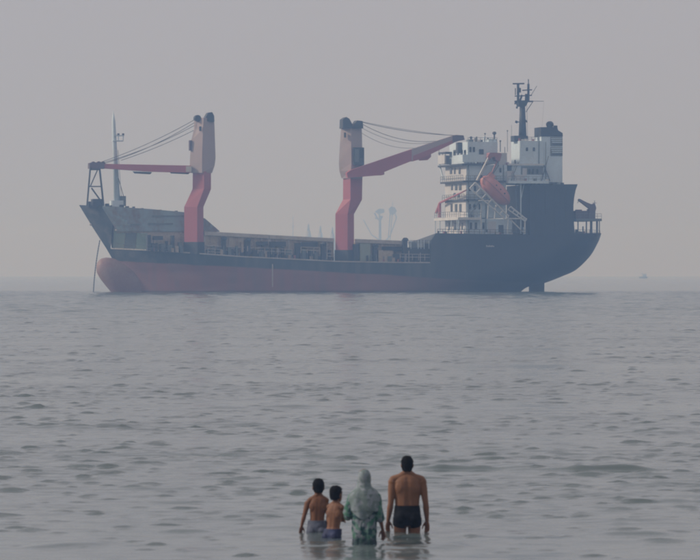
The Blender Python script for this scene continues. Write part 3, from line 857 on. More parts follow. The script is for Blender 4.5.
# posts and rails round the house front
for y in (10.0, 6.5, 2.5, -2.0, -6.2, -7.4):
    mb = MB(); xx = SX(464, -7.6) - 1.0
    bar(mb, (xx, y, SZ(450, 219, y)), (xx, y, SZ(450, 234, y)), .09); mb.build('deck_post', M['pale'], ship)
def xrail(x, y0, y1, pyref, h, mat='grey', r=.045):
    mb = MB(); z = SZ(450, pyref, 0)
    for dz in (0, -h / 2): bar(mb, (x, y0, z + dz), (x, y1, z + dz), r)
    n = int(abs(y1 - y0) / 1.5)
    for i in range(n + 1):
        y = y0 + (y1 - y0) * i / n; bar(mb, (x, y, z), (x, y, z - h), r)
    return mb.build('railing', M[mat], ship)
xrail(SX(464, -7.6) - 1.1, -7.5, 10.1, 212.0, 1.05)
xrail(SX(465, -7) - .15, -6.9, 9.2, 194.5, 1.0)
xrail(SX(465, -7.2) - .4, -7.1, 9.4, 175.8, 1.0)
rail('railing', [(460, 212), (481.5, 212)], -7.5, .045, 'grey', h=5.6, step=4)
rail('railing', [(466, 194.6), (487, 194.8)], -6.9, .045, 'grey', h=5, step=4)
rail('railing', [(466, 175.6), (505, 176.0)], -7.1, .045, 'grey', h=5.2, step=4)
rail('railing', [(468, 158.6), (487, 158.8)], -7.3, .045, 'slate', h=5, step=3)
rail('railing', [(437.5, 229.2), (470, 229.4), (527, 230.2)], -8.3, .045, 'slate', h=4.5, step=5)
rail('railing', [(468, 137.6), (497, 137.8)], -5.8, .04, 'grey', h=4.4, step=4)
# small red stores crane on the boat deck
xr = SX(464, -7.6) - .3
mb = MB()
A = (xr, 9.4, SZ(442, 217.4, 9.4)); B = (xr, 9.2, SZ(443, 203.0, 9.2))
mb.tube([A, B], [.36, .28], 8)
mb.build('stores_crane', M['red'], ship)
sc_ = bpy.data.objects['stores_crane']
C_ = (xr - .1, FY(466.5, xr - .1), SZ(466, 190.6, -6))
MB().tube([B, C_], [.22, .12], 6).build('boom', M['red'], sc_)
D_ = (xr - .4, 10.4, SZ(440.5, 213, 10)); MB().tube([B, D_], [.24, .3], 6).build('boom', M['red'], sc_)
# wheelhouse top: domes, aerials, lights
def aerial(px, q0, q1, r=.05, y=-3.0, mat='slate', ballr=None, name='aerial'):
    a, b_ = S3(px, q1, y), S3(px, q0, y)
    o = MB().tube([a, b_], r, 6).build(name, M[mat], ship)
    if ballr: MB().ball(b_, (ballr, ballr, ballr * .8)).build('radome', M[mat], o, smooth=True)
    return o
aerial(494.3, 133.2, 142, .16, ballr=.42, mat='slate'); aerial(471.0, 137.5, 142, .14, ballr=.3); aerial(475, 138, 142, .10); aerial(485, 133.8, 142, .05, ballr=.2)
aerial(507.4, 130.8, 152, .05, ballr=.18, mat='grey'); aerial(511.5, 125, 141.5, .035, mat='grey'); aerial(500.3, 141, 152, .09, ballr=.2); aerial(504.8, 147, 153, .06)
plate('signal_locker', 489, 139.2, 497, 142.2, -5.0, 2.5, M['pale'])
plate('signal_locker', 469, 139.5, 473.5, 142.2, -5.2, 2.0, M['grey'])
# after house and deck
ah, x, _, _ = block('after_house', 520.4, 141, 543.5, 164, y0=-3.6, y1=2.6, mat='pale', front='pale')
side_window(ah, 527, 147.5, 151, 2.0, -3.6); side_window(ah, 534, 147.5, 151, 2.0, -3.6)
rail('railing', [(517, 137.2), (539, 137.2)], -3.4, .04, 'slate', h=3.8, step=3.5)
ad, x, _, _ = block('after_deckhouse', 512, 165.4, 561, 182, y0=-4.6, y1=4.6, mat='pale', front='pale')
plate('recess_shade', 521, 166.6, 543, 174.5, -4.66, .3, M['grey'], ad)  # shade of a recess, laid on as a darker flat plate
plate('doorway', 522.5, 168.2, 526.8, 176, -4.72, .3, M['cream'], ad)
for p in (529.5, 533, 537.5): side_window(ad, p, 169, 174, 1.8, -4.7)
slab('deck_edge', 508, 163.8, 544, 165.4, -5.0, 5, 'white')
slab('deck_edge', 508.5, 181.0, 549, 183.4, -8.6, 8.4, 'pale')
plate('deck_locker', 507, 171, 514, 181, -7.0, 1.5, M['cream'])
plate('deck_locker', 515, 175, 524, 181, -7.6, 1.0, M['cream'])
rail('railing', [(508, 176.5), (549, 176.8)], -8.3, .045, 'grey', h=4.6, step=4)
plate('deck_locker', 499, 153, 507, 165, -4.0, 3.0, M['cream'])
# stair between the after decks
mb = MB()
for k in (-5.0, -4.7):
    bar(mb, S3(541.5, 181, k), S3(548.5, 156, k), .07); bar(mb, S3(550.0, 181, k), S3(544, 165, k), .07)
for i in range(7): bar(mb, S3(541.5 + i, 181 - i * 3.5, -5.0), S3(541.5 + i, 181 - i * 3.5, -4.4), .05)
mb.build('stair', M['slate'], ship)
# funnel
fn, x, _, _ = block('funnel', 541.6, 135.6, 562.4, 184, y0=-3.0, y1=1.4, mat='pale', front='pale')
fp = [S(*q, -3.05) for q in ((540.9, 136.4), (540.9, 127.2), (556.8, 127.0), (558.2, 130.4), (562.6, 133.2), (562.8, 136.6))]
cap = MB().prism(fp, -3.1, 1.5).build('funnel_cap', M['black'], fn)
a = S3(550.3, 126, -1.2)
MB().tube([S3(549.8, 129, -1.2), S3(549.8, 125, -1.2)], .62, 12).build('exhaust_pipe', M['black'], cap)
MB().ball(S3(549.8, 124.6, -1.2), (.78, .78, .7)).build('exhaust_cowl', M['black'], cap, smooth=True)
MB().tube([S3(555.4, 129, -1.2), S3(555.4, 125.6, -1.2)], .42, 10).build('exhaust_pipe', M['black'], cap)
for q0, q1 in ((137.2, 146), (147.2, 156)):
    lv = plate('louvre_frame', 550.5, q0, 562.6, q1, -3.08, .1, M['grey'], fn)
    for i in range(4):
        f = q0 + .8 + i * (q1 - q0 - 1.0) / 4
        pa = [S(*q, -3.1) for q in ((551 + i * .5, f), (562 + .2, f), (562.2, f + .9), (551 + i * .5, f + .9))]
        MB().prism(pa, -3.16, -3.0).build('louvre', M['pale'] if i < 3 else M['slate'], lv)
# main mast
mm = MB().tube([S3(522.6, 142, -.5), S3(522.4, 101, -.5)], [.86, .50], 10).build('main_mast', M['mast'], ship, smooth=True)
pl_ = [S(*q, -1.2) for q in ((517.2, 100.4), (528.6, 100.4), (525.4, 106.5), (519.4, 106.5))]
MB().prism(pl_, -1.5, .5).build('crosstree', M['mast'], mm)
def mbar(name, p0, q0, p1, q1, r, y=-.5): return MB().tube([S3(p0, q0, y), S3(p1, q1, y)], r, 6).build(name, M['mast'], mm)
mbar('pole', 518.1, 100.5, 518.1, 84, .26); mbar('radar_scanner', 512.8, 83.8, 524.2, 83.6, .16); mbar('pole', 528.4, 100.5, 528.4, 84, .24); mbar('pole', 528.4, 85, 528.4, 79.2, .10)
mbar('pole', 526.0, 100.5, 526.2, 94, .24); mbar('radar_scanner', 522.4, 90.4, 532, 89.8, .13); mbar('yard', 514.5, 101.6, 533, 101.4, .17); mbar('yard', 531, 101.2, 543.6, 101.3, .055)
mbar('yard', 514.8, 96.2, 531.8, 95.4, .12); mbar('stay', 531, 95.5, 536.8, 86, .05); mbar('stay', 526, 112, 533, 101.5, .07); mbar('lamp', 515.4, 95, 515.4, 88.2, .10); mbar('lamp', 514.6, 104, 517, 101.5, .16)
mbar('lamp', 516.2, 107.5, 517.5, 107.5, .25); mbar('lamp', 515.4, 121.5, 517.4, 122.4, .26); mbar('lamp', 526, 121.4, 526.7, 121, .28)
mbar('lamp_arm', 516.5, 122.2, 521, 122, .10)
mbar('halyard', 526.8, 103, 527.6, 140, .03); mbar('pole', 520.2, 100.5, 522, 95, .2); mbar('pole', 519.6, 92.5, 519.6, 88, .28)
plate('mast_house', 514.4, 135.8, 528, 141.5, -1.8, 2.6, M['mast'], mm)
mb = MB(); bar(mb, S3(544, 101.3, -.5), S3(542, 127, -1), .014)
mb.build('stay', M['cable'], mm)
# big dark after casing with its flared top
cas = [S(*q, -8.2) for q in ((530, 236), (530, 184.6), (577.6, 184.2), (575.6, 190), (574.2, 197), (573.4, 205), (573.4, 215), (574.8, 236))]
casing = MB().prism(cas, -8.25, 8.2).build('after_casing', M['black'], ship)
for q in (186.2, 197, 208, 219.5, 231):
    plate('weld_seam', 530.2, q, 573.2, q + .45, -8.29, .1, M['black'], casing)
for p in (535, 545, 555, 565):
    plate('stiffener', p, 187, p + .7, 233, -8.33, .12, M['black'], casing)
mb = MB(); bar(mb, S3(520.8, 184, -7.6), S3(520.8, 233.5, -7.6), .13); bar(mb, S3(524, 184, -7.6), S3(521, 200, -7.6), .06)
mb.build('deck_post', M['pale'], ship)
for p, w, q in ((532, 3, 183.2), (538, 2, 183.4), (553, 4, 183.5), (561, 3, 183.6)): plate('deck_fitting', p, q - .9, p + w, 185, -8.0, .6, M['slate'])
# poop: aft platform, posts, hose crane
slab('stern_platform', 576, 218.6, 601.8, 221, -7.0, 5.0, 'grey')
for p, r in ((578, .12), (586.4, .14), (591.2, .26), (597, .2), (599.4, .10)):
    mb = MB(); bar(mb, S3(p, 220, -6.4), S3(p, 236, -6.4), r); mb.build('deck_post', M['slate'], ship)
rail('railing', [(576.5, 213.8), (601.5, 213.8)], -6.9, .035, 'grey', h=4.8, step=4)
rail('railing', [(575, 229.5), (600, 230.4)], -7, .035, 'grey', h=4, step=4.5)
hc = plate('hose_crane', 589.2, 209, 595.4, 218.8, -5.8, 1.6, M['jibgrey'])
pj = [S(*q, -5.4) for q in ((578.6, 200.4), (579.4, 198.8), (587, 202.6), (591.5, 204.4), (594.6, 203.4), (596, 208), (595, 212), (590, 211.5), (589.5, 208.8))]
MB().prism(pj, -5.6, -4.6).build('boom', M['jibgrey'], hc)
mb = MB(); bar(mb, S3(579, 200, -5), S3(577.6, 203, -5), .06); bar(mb, S3(594.6, 214, -5), S3(594.6, 200.6, -5), .06); bar(mb, S3(592.6, 203, -5), S3(596.6, 203, -5), .05)
mb.build('hook', M['jibgrey'], hc)
plate('stern_winch', 575.5, 210.8, 588.6, 219, -5.5, 2, M['jibgrey'])
plate('stern_winch', 577.5, 209.6, 582, 213, -5.3, 1.6, M['jibgrey'])
MB().prism([S(*q, -7.5) for q in ((577, 233.8), (577, 231.2), (581.5, 231.6), (584, 233.8))], -7.6, -6).build('mooring_winch', M['slate'], ship)
slab('bulwark_cap', 577, 233.0, 600.8, 234.6, -3.2, 3.2, 'slate')

# ---- lifeboat launching ramp on the near side: two ladder rails and legs
def truss(pa, pb, wpx, y, r, n, name):
    A0, A1 = Vector(S3(*pa, y)), Vector(S3(*pb, y))
    d_ = (A1 - A0).normalized(); up = Vector((d_.z, 0, -d_.x))
    if up.z > 0: up = -up
    w = wpx / F * Y0
    mb = MB(); bar(mb, A0, A1, r * 1.25); bar(mb, A0 + up * w, A1 + up * w * .55, r)
    for i in range(n + 1):
        p0 = A0.lerp(A1, i / n); p1 = A0.lerp(A1, i / n) + up * w * (1 - .45 * i / n)
        bar(mb, p0, p1, r * .8)
    return mb.build(name, M['white'], ship)
truss((475.2, 182.6), (508.6, 216.4), 8.0, -8.3, .16, 6, 'launching_ramp')
truss((510.5, 206.5), (526.5, 219.6), 4.0, -8.3, .13, 4, 'launching_ramp')
mb = MB()
for a, b_, y in (((508.2, 216.8), (507.4, 234), -8.2), ((478.6, 200.6), (488.8, 200.6), -8.2), ((488.8, 200.6), (487.4, 219), -8.2), ((509, 218.6), (527, 218.8), -8.2),
                 ((481.2, 219), (481.4, 234), -7.6), ((525, 218.8), (524.8, 234), -8.2), ((510, 219), (524, 233), -7.9), ((481, 219.5), (481, 203), -7.2), ((496, 205), (494.5, 219), -8)):
    mb = MB(); bar(mb, S3(*a, y), S3(*b_, y), .13); mb.build('ramp_leg', M['white'], ship)
# davit arms over the boat
mb = MB(); bar(mb, S3(476.8, 180.5, -8.4), S3(489.6, 155.4, -8.4), .19); bar(mb, S3(478.5, 180.5, -6.6), S3(491, 156, -6.6), .15); mb.build('davit_arm', M['white'], ship)
mb = MB(); bar(mb, S3(489.5, 178, -8.2), S3(497.6, 160, -8.2), .16); mb.build('davit_arm', M['davit'], ship)
dv = [S(*q, -8.4) for q in ((487.4, 157), (489.8, 152.6), (500.8, 153), (501.6, 155), (499.6, 161.2), (496, 160.2), (494.6, 156.6), (491.4, 157.6), (489, 160.4))]
MB().prism(dv, -8.6, -6.4).build('davit_head', M['davit'], ship)
# anchor chain hanging from the hawse
xa, za = S(99.5, 246, -1.2); a0 = (xa, -1.6, SZ(100.4, 240, -1.6)); a1 = S3(93.2, 291.6, -1.6); a1 = (a1[0], a1[1], -.6)
n = 46; A0, A1 = Vector(a0), Vector(a1)
mb = MB()
for i in range(n):
    p0, p1 = A0.lerp(A1, i / n), A0.lerp(A1, (i + 1.12) / n)
    sag = lambda t: -0.5 * 4 * t * (1 - t) * .5
    for p, t in ((p0, i / n), (p1, (i + 1.12) / n)): p.x -= sag(t) * -.8
    mb.tube([p0, p1], (.13, .07) if i % 2 else (.07, .13), 6)
mb.build('anchor_chain', M['slate'], ship)

# ---- small gear crowded round the superstructure
rr = random.Random(5)
def clutter(pxs, q, y, n, kinds):
    for i in range(n):
        p = rr.uniform(*pxs); nm, w, h, m = rr.choice(kinds)
        w *= rr.uniform(.7, 1.3); h *= rr.uniform(.7, 1.3)
        plate(nm, p, q - h, p + w, q + .3, y + rr.uniform(0, .8), .5, M[m])
gear = [('vent_box', 2.2, 3.2, 'grey'), ('liferaft_canister', 3.0, 2.0, 'white'), ('floodlight', .8, 4.5, 'slate'), ('deck_locker', 3.2, 2.4, 'pale'), ('fire_box', 1.6, 2.2, 'davit'), ('vent_pipe', .8, 5.5, 'pale'), ('bollard', 1.2, 2.0, 'slate')]
clutter((438, 480), 233.4, -7.9, 7, gear); clutter((484, 526), 234.2, -7.9, 9, gear); clutter((466, 480), 217.4, -7.4, 4, gear); clutter((468, 500), 180.8, -7.0, 7, gear)
clutter((468, 485), 163.6, -7.2, 5, gear); clutter((469, 496), 142, -4.0, 8, gear); clutter((509, 547), 181, -7.8, 9, gear); clutter((517, 540), 141, -2.8, 5, gear); clutter((576, 600), 233.4, -6.0, 5, gear)
clutter((505, 519), 164.6, -4.6, 4, gear)
for p, q0, q1, y in ((447.5, 182, 217, 9.1), (468.4, 165, 233, -6.62), (486, 200, 233, -6.7), (503.5, 165, 181, -6.6), (516, 184, 233, -6.8), (545.6, 142, 181, -4.7), (539, 136, 164, -3.7)):
    MB().tube([S3(p, q0, y), S3(p, q1, y)], .10, 6).build('down_pipe', M['grey'], ship)
for pa, pb in (((468, 217.4), (480, 200.6)), ((488, 181), (499, 165)), ((511, 181), (517, 165.5))):          # stairs between decks
    mb = MB()
    for y in (-7.2, -6.7):
        bar(mb, S3(*pa, y), S3(*pb, y), .08); a_, b_ = S3(*pa, y), S3(*pb, y); bar(mb, (a_[0], a_[1], a_[2] + .9), (b_[0], b_[1], b_[2] + .9), .04)
    for i in range(1, 9):
        t = i / 9; c = (pa[0] + (pb[0] - pa[0]) * t, pa[1] + (pb[1] - pa[1]) * t); bar(mb, S3(*c, -7.2), S3(*c, -6.7), .05)
    mb.build('stair', M['grey'], ship)

small = [('ventilator', 1.4, 6.0, 'slate'), ('valve_box', 2.4, 4.0, 'slate'), ('pipe_stand', .8, 8.0, 'grey'), ('deck_locker', 3.0, 5.0, 'tan'), ('bitt', 1.4, 3.0, 'slate'), ('pipe_stand', .7, 10.0, 'tanlip'), ('winch', 3.4, 4.5, 'black'), ('container', 3.6, 6.5, 'grey'), ('drum', 1.6, 3.4, 'davit')]
for a_, b_, qa, qb, n_ in ((149, 183, 250.6, 252.4, 13), (206, 268, 254.2, 257.8, 17), (270, 333, 258.2, 261.0, 17), (357, 402, 262.0, 262.6, 12), (404, 430, 262.4, 262.6, 7)):
    for i in range(n_):
        p = a_ + (b_ - a_) * (i + rr.random()) / n_
        clutter((p, p + .1), qa + (qb - qa) * (p - a_) / (b_ - a_), -7.9, 1, small)
# long deck pipes over the coaming feet
for q0, q1, pa, pb in ((250.5, 254.2, 206, 268), (254.4, 257.6, 270, 332), (245.6, 248.6, 206, 262), (257.5, 258.2, 357, 402)):
    MB().tube([S3(pa, q0, -6.75), S3(pb, q1, -6.75)], .13, 6).build('deck_pipe', M['tanlip'] if q0 < 250 else M['slate'], ship)

# ---- lifeboat, a thing of its own resting on the ramp
def to_world(v): return Vector((CT * v[0] - ST * v[1], Y0 + ST * v[0] + CT * v[1], v[2]))
lb_c = S3(495.2, 190.3, -7.7)
pa, pb = S3(482, 178, -7.7), S3(509, 204.5, -7.7)
ang = math.atan2(pa[2] - pb[2], pb[0] - pa[0])
lb = empty('lifeboat', to_world(lb_c), (0, ang, TH))
tag(lb, 'orange-red enclosed lifeboat tilted on its white ramp beside the ship superstructure', 'lifeboat')
LL = math.dist((pa[0], pa[2]), (pb[0], pb[2])) / 2 * 1.02
def lb_rings(z0, z1, wtop, wbot, ts):
    R = []
    for t in ts:
        f = max(0.03, (1 - abs(t) ** 2.8)) ** 0.62
        x = t * LL
        zc0, zc1 = z0 * f, z1 * f
        R.append([(x, -wbot * f, zc0 * .45), (x, -wbot * f * .6, zc0 * .9), (x, 0, zc0), (x, wbot * f * .6, zc0 * .9), (x, wbot * f, zc0 * .45), (x, wtop * f, 0.05), (x, wtop * f * .96, zc1 * .5), (x, wtop * f * .6, zc1 * .9),
                  (x, 0, zc1), (x, -wtop * f * .6, zc1 * .9), (x, -wtop * f * .96, zc1 * .5), (x, -wtop * f, 0.05)])
    return R
ts = np.linspace(-1, 1, 17)
MB().loft(lb_rings(-1.75, 1.65, 1.55, 1.45, ts)).build('hull', M['orange'], lb, smooth=True)
mb = MB()
for sgn in (-1, 1): mb.tube([(t * LL, sgn * 1.60 * max(.03, (1 - abs(t) ** 2.8)) ** .62, .0) for t in np.linspace(-.97, .97, 15)], .09, 6)
mb.build('fender_rail', M['davit'], lb)
MB().loft([[(x, y, z) for x, y in ((-LL * .82, -.6), (-LL * .5, -.75), (-LL * .5, .75), (-LL * .82, .6))] for z in (.6, 1.9)]).build('conning_hatch', M['orange'], lb)
for t in (-.2, .1, .4):
    MB().tube([(t * LL, -1.40, .6), (t * LL, -1.54, .55)], .16, 10).build('porthole', M['glass'], lb)
MB().tube([(-LL * .98, 0, 0), (-LL * 1.06, 0, -.1)], .34, 8).build('propeller_guard', M['slate'], lb)

# ================================================================== FAR HARBOUR BEHIND THE SHIP
DF = 4200.0
def W3(px, py, d, dy=0.0): return ((px - 350) / F * d, d + dy, HC + (EYE - py) / F * d)
# low quay the port gear stands on
x0, x1 = W3(262, 274, DF)[0], W3(412, 274, DF)[0]
q = MB().box((x0, DF - 14, -14.6), (x1, DF + 26, 2.2)).build('quay', M['concrete'])
tag(q, kind='structure')
def far_bar(mb, a, b, r, d=DF, dy=0): mb.tube([W3(*a, d, dy), W3(*b, d, dy)], r, 6)
# three tapered silo towers
for (p, q_, w), lab in zip(((308.4, 223.6, 3.2), (320.4, 225.4, 2.8), (332.4, 226.8, 2.8)),
                          ('hazy tapered tower rising over the ship deck, tallest of three', 'hazy tapered tower over the ship deck, middle one of three', 'hazy tapered tower just beside the after red crane post')):
    e = empty('port_tower', (W3(p, 274, DF)[0], DF, 2.2)); tag(e, lab, 'tower', 'tapered towers in the far harbour')
    s_ = DF / F
    zt = W3(p, q_, DF)[2] - 2.2
    def rg(z, r, n=10): return [(r * math.cos(2 * math.pi * i / n), r * math.sin(2 * math.pi * i / n), z) for i in range(n)]
    MB().loft([rg(0, w * s_ * 1.15), rg(zt * .72, w * s_ * .95), rg(zt * .86, w * s_ * .62)]).build('shaft', M['far'], e, smooth=True)
    MB().loft([rg(zt * .86, w * s_ * .45), rg(zt * .97, w * s_ * .28), rg(zt, w * s_ * .06)]).build('spire', M['far'], e, smooth=True)
# thin lattice mast with cross-arm
e = empty('radio_mast', (W3(293, 274, DF)[0], DF, 2.2)); tag(e, 'thin hazy mast with a short cross-arm above the ship hatches', 'mast')
zt = W3(293, 216.5, DF)[2] - 2.2
MB().tube([(0, 0, 0), (0, 0, zt)], [.5, .22], 6).build('pole', M['far'], e)
zc = W3(293, 226, DF)[2] - 2.2
MB().tube([(-2.0, 0, zc), (2.0, 0, zc)], .22, 6).build('cross_arm', M['far'], e)
MB().tube([(-1.2, 0, zc - 1.6), (1.2, 0, zc - 1.6)], .16, 6).build('cross_arm', M['far'], e)
# two harbour cranes: pillar, machinery house, raised jib
def port_crane(base_px, house, legs, jib, label):
    bx_ = W3(base_px, 274, DF)[0]
    e = empty('harbour_crane', (bx_, DF, 2.2)); tag(e, label, 'crane', 'harbour cranes in the haze')
    loc = lambda p, q_, dy=0: (W3(p, q_, DF)[0] - bx_, dy, W3(p, q_, DF)[2] - 2.2)
    for (a, b, r) in legs:
        for dy in (-1.6, 1.6):
            t = MB().tube([loc(*a, dy), loc(*b, dy)], r, 6).build('leg', M['far'], e)
    pts = [loc(*h) for h in house]
    hb = MB().prism([(a[0], a[2]) for a in pts], -2.6, 2.6).build('machinery_house', M['far'], e)
    for (a, b, r) in jib:
        MB().tube([loc(*a), loc(*b)], r, 6).build('jib', M['far'], e)
    return e
port_crane(380, [(374.6, 211.8), (379, 208.8), (384, 209), (384.5, 212.6), (378.5, 214.2)], [((379.4, 274), (379.4, 214), .75), ((381.4, 274), (380.5, 216), .5)],
           [((374.4, 213.2), (379, 220.5), .7), ((379, 220.5), (382.4, 216.2), 1.1), ((371.8, 235), (363.4, 219.8), .42), ((371.8, 235), (379.4, 240), .5), ((375, 218), (381.8, 219.4), .8)],
           'hazy harbour crane with a split head, left of the two over the deck')
port_crane(389, [(388.6, 209), (391, 206.6), (395, 207.4), (396.8, 211.4), (393.2, 215), (389.8, 214.2)], [((385.4, 274), (390.2, 214), .5), ((387.2, 274), (392.2, 214.5), .42)],
           [((392.4, 207), (392.4, 201.2), .28), ((396.6, 217.6), (390, 236), .45), ((396.6, 217.6), (394.8, 213), .45), ((390, 236), (386, 240), .5)],
           'hazy harbour crane with a bulky rounded head and short spike, right of the two')
# small far boat near the horizon
DB = 3500.0
bx_ = W3(643.5, 274, DB)[0]
e = empty('fishing_boat', (bx_, DB, 0)); tag(e, 'tiny faint fishing boat on the horizon off the ship stern', 'boat')
MB().loft([[(x, y * w, z) for y, z in ((-1, 1.5), (-.75, .2), (0, -.4), (.75, .2), (1, 1.5))] for x, w in ((-3.6, .1), (-2.4, .9), (0, 1.3), (2.4, 1.2), (3.2, 1.0))]).build('hull', M['far'], e)
MB().box((-.4, -.8, 1.4), (2.2, .8, 3.3)).build('cabin', M['farwhite'], e)
MB().tube([(-.9, 0, 1.4), (-.9, 0, 5.0)], .12, 6).build('mast', M['far'], e)
MB().box((-2.4, -.9, 3.6), (2.4, .9, 3.8)).build('awning', M['far'], e)

# ================================================================== PEOPLE
def voxelize(o, vox, it=4, fac=.5, smooth=True):
    mats = list(o.data.materials)
    m = o.modifiers.new('r', 'REMESH'); m.mode = 'VOXEL'; m.voxel_size = vox
    m2 = o.modifiers.new('s', 'SMOOTH'); m2.factor = fac; m2.iterations = it
    par = o.parent; o.parent = None
    dg = bpy.context.evaluated_depsgraph_get(); dg.update()
    me = bpy.data.meshes.new_from_object(o.evaluated_get(dg))
    o.modifiers.clear(); old = o.data; o.data = me; me.name = o.name
    o.parent = par
    me.materials.clear()
    for k in mats: me.materials.append(k)
    if smooth: me.polygons.foreach_set('use_smooth', [True] * len(me.polygons))
    return o
def displace(o, fn):
    me = o.data; n = len(me.vertices)
    co = np.empty(n * 3, np.float32); me.vertices.foreach_get('co', co); co = co.reshape(-1, 3).astype(float)
    co = fn(co); me.vertices.foreach_set('co', co.astype(np.float32).ravel()); me.update()

def ell(z, hw, hd, xc=0., yc=0., n=28, e=2.3, fold=0., nf=9, ph=0.):
    r = []
    for i in range(n):
        a = 2 * math.pi * i / n; c, s_ = math.cos(a), math.sin(a)
        k = 1 + fold * math.sin(nf * a + ph)
        r.append((xc + k * hw * math.copysign(abs(c) ** (2 / e), c), yc + k * hd * math.copysign(abs(s_) ** (2 / e), s_), z))
    return r

def hand(mb, wrist, d, n, s, curl=1.0):
    wr = Vector(wrist); d = Vector(d).normalized(); n = Vector(n); n = (n - d * n.dot(d)).normalized(); w = d.cross(n)
    side = 1 if w.y > 0 else -1
    rings = []
    for t, a, b in ((-.02, .024, .019), (.01, .028, .018), (.04, .039, .017), (.075, .042, .014), (.095, .038, .011)):
        rings.append([wr + d * t * s + w * (a * s * math.cos(q_)) + n * (b * s * math.sin(q_)) for q_ in [2 * math.pi * i / 12 for i in range(12)]])
    mb.loft(rings)
    for i, (lf, off) in enumerate(((.92, .0), (1.0, .004), (.95, .002), (.76, -.006))):
        ww = w * side * (1.5 - i) * .0200 * s
        p = wr + d * (.086 + off) * s + ww; pts = [p]; ang_ = .16 * curl
        for L_, c in ((.040, .28), (.027, .36), (.020, .25)):
            dd = (d * math.cos(ang_) + n * math.sin(ang_) + w * side * (1.5 - i) * .045).normalized()
            p = p + dd * L_ * lf * s; pts.append(p); ang_ += c * curl
        mb.tube(pts, [r * s for r in (.0098, .0092, .0085, .0070)], 8, rounded=True)
    p = wr + d * .018 * s + w * side * .026 * s
    dd = (d * .75 + w * side * .55 + n * .35).normalized(); p1 = p + dd * .045 * s
    d2 = (d * .92 + w * side * .2 + n * .33).normalized(); p2 = p1 + d2 * .034 * s; p3 = p2 + d2 * .022 * s
    mb.tube([p, p1, p2, p3], [r * s for r in (.016, .0125, .0105, .008)], 8, rounded=True)

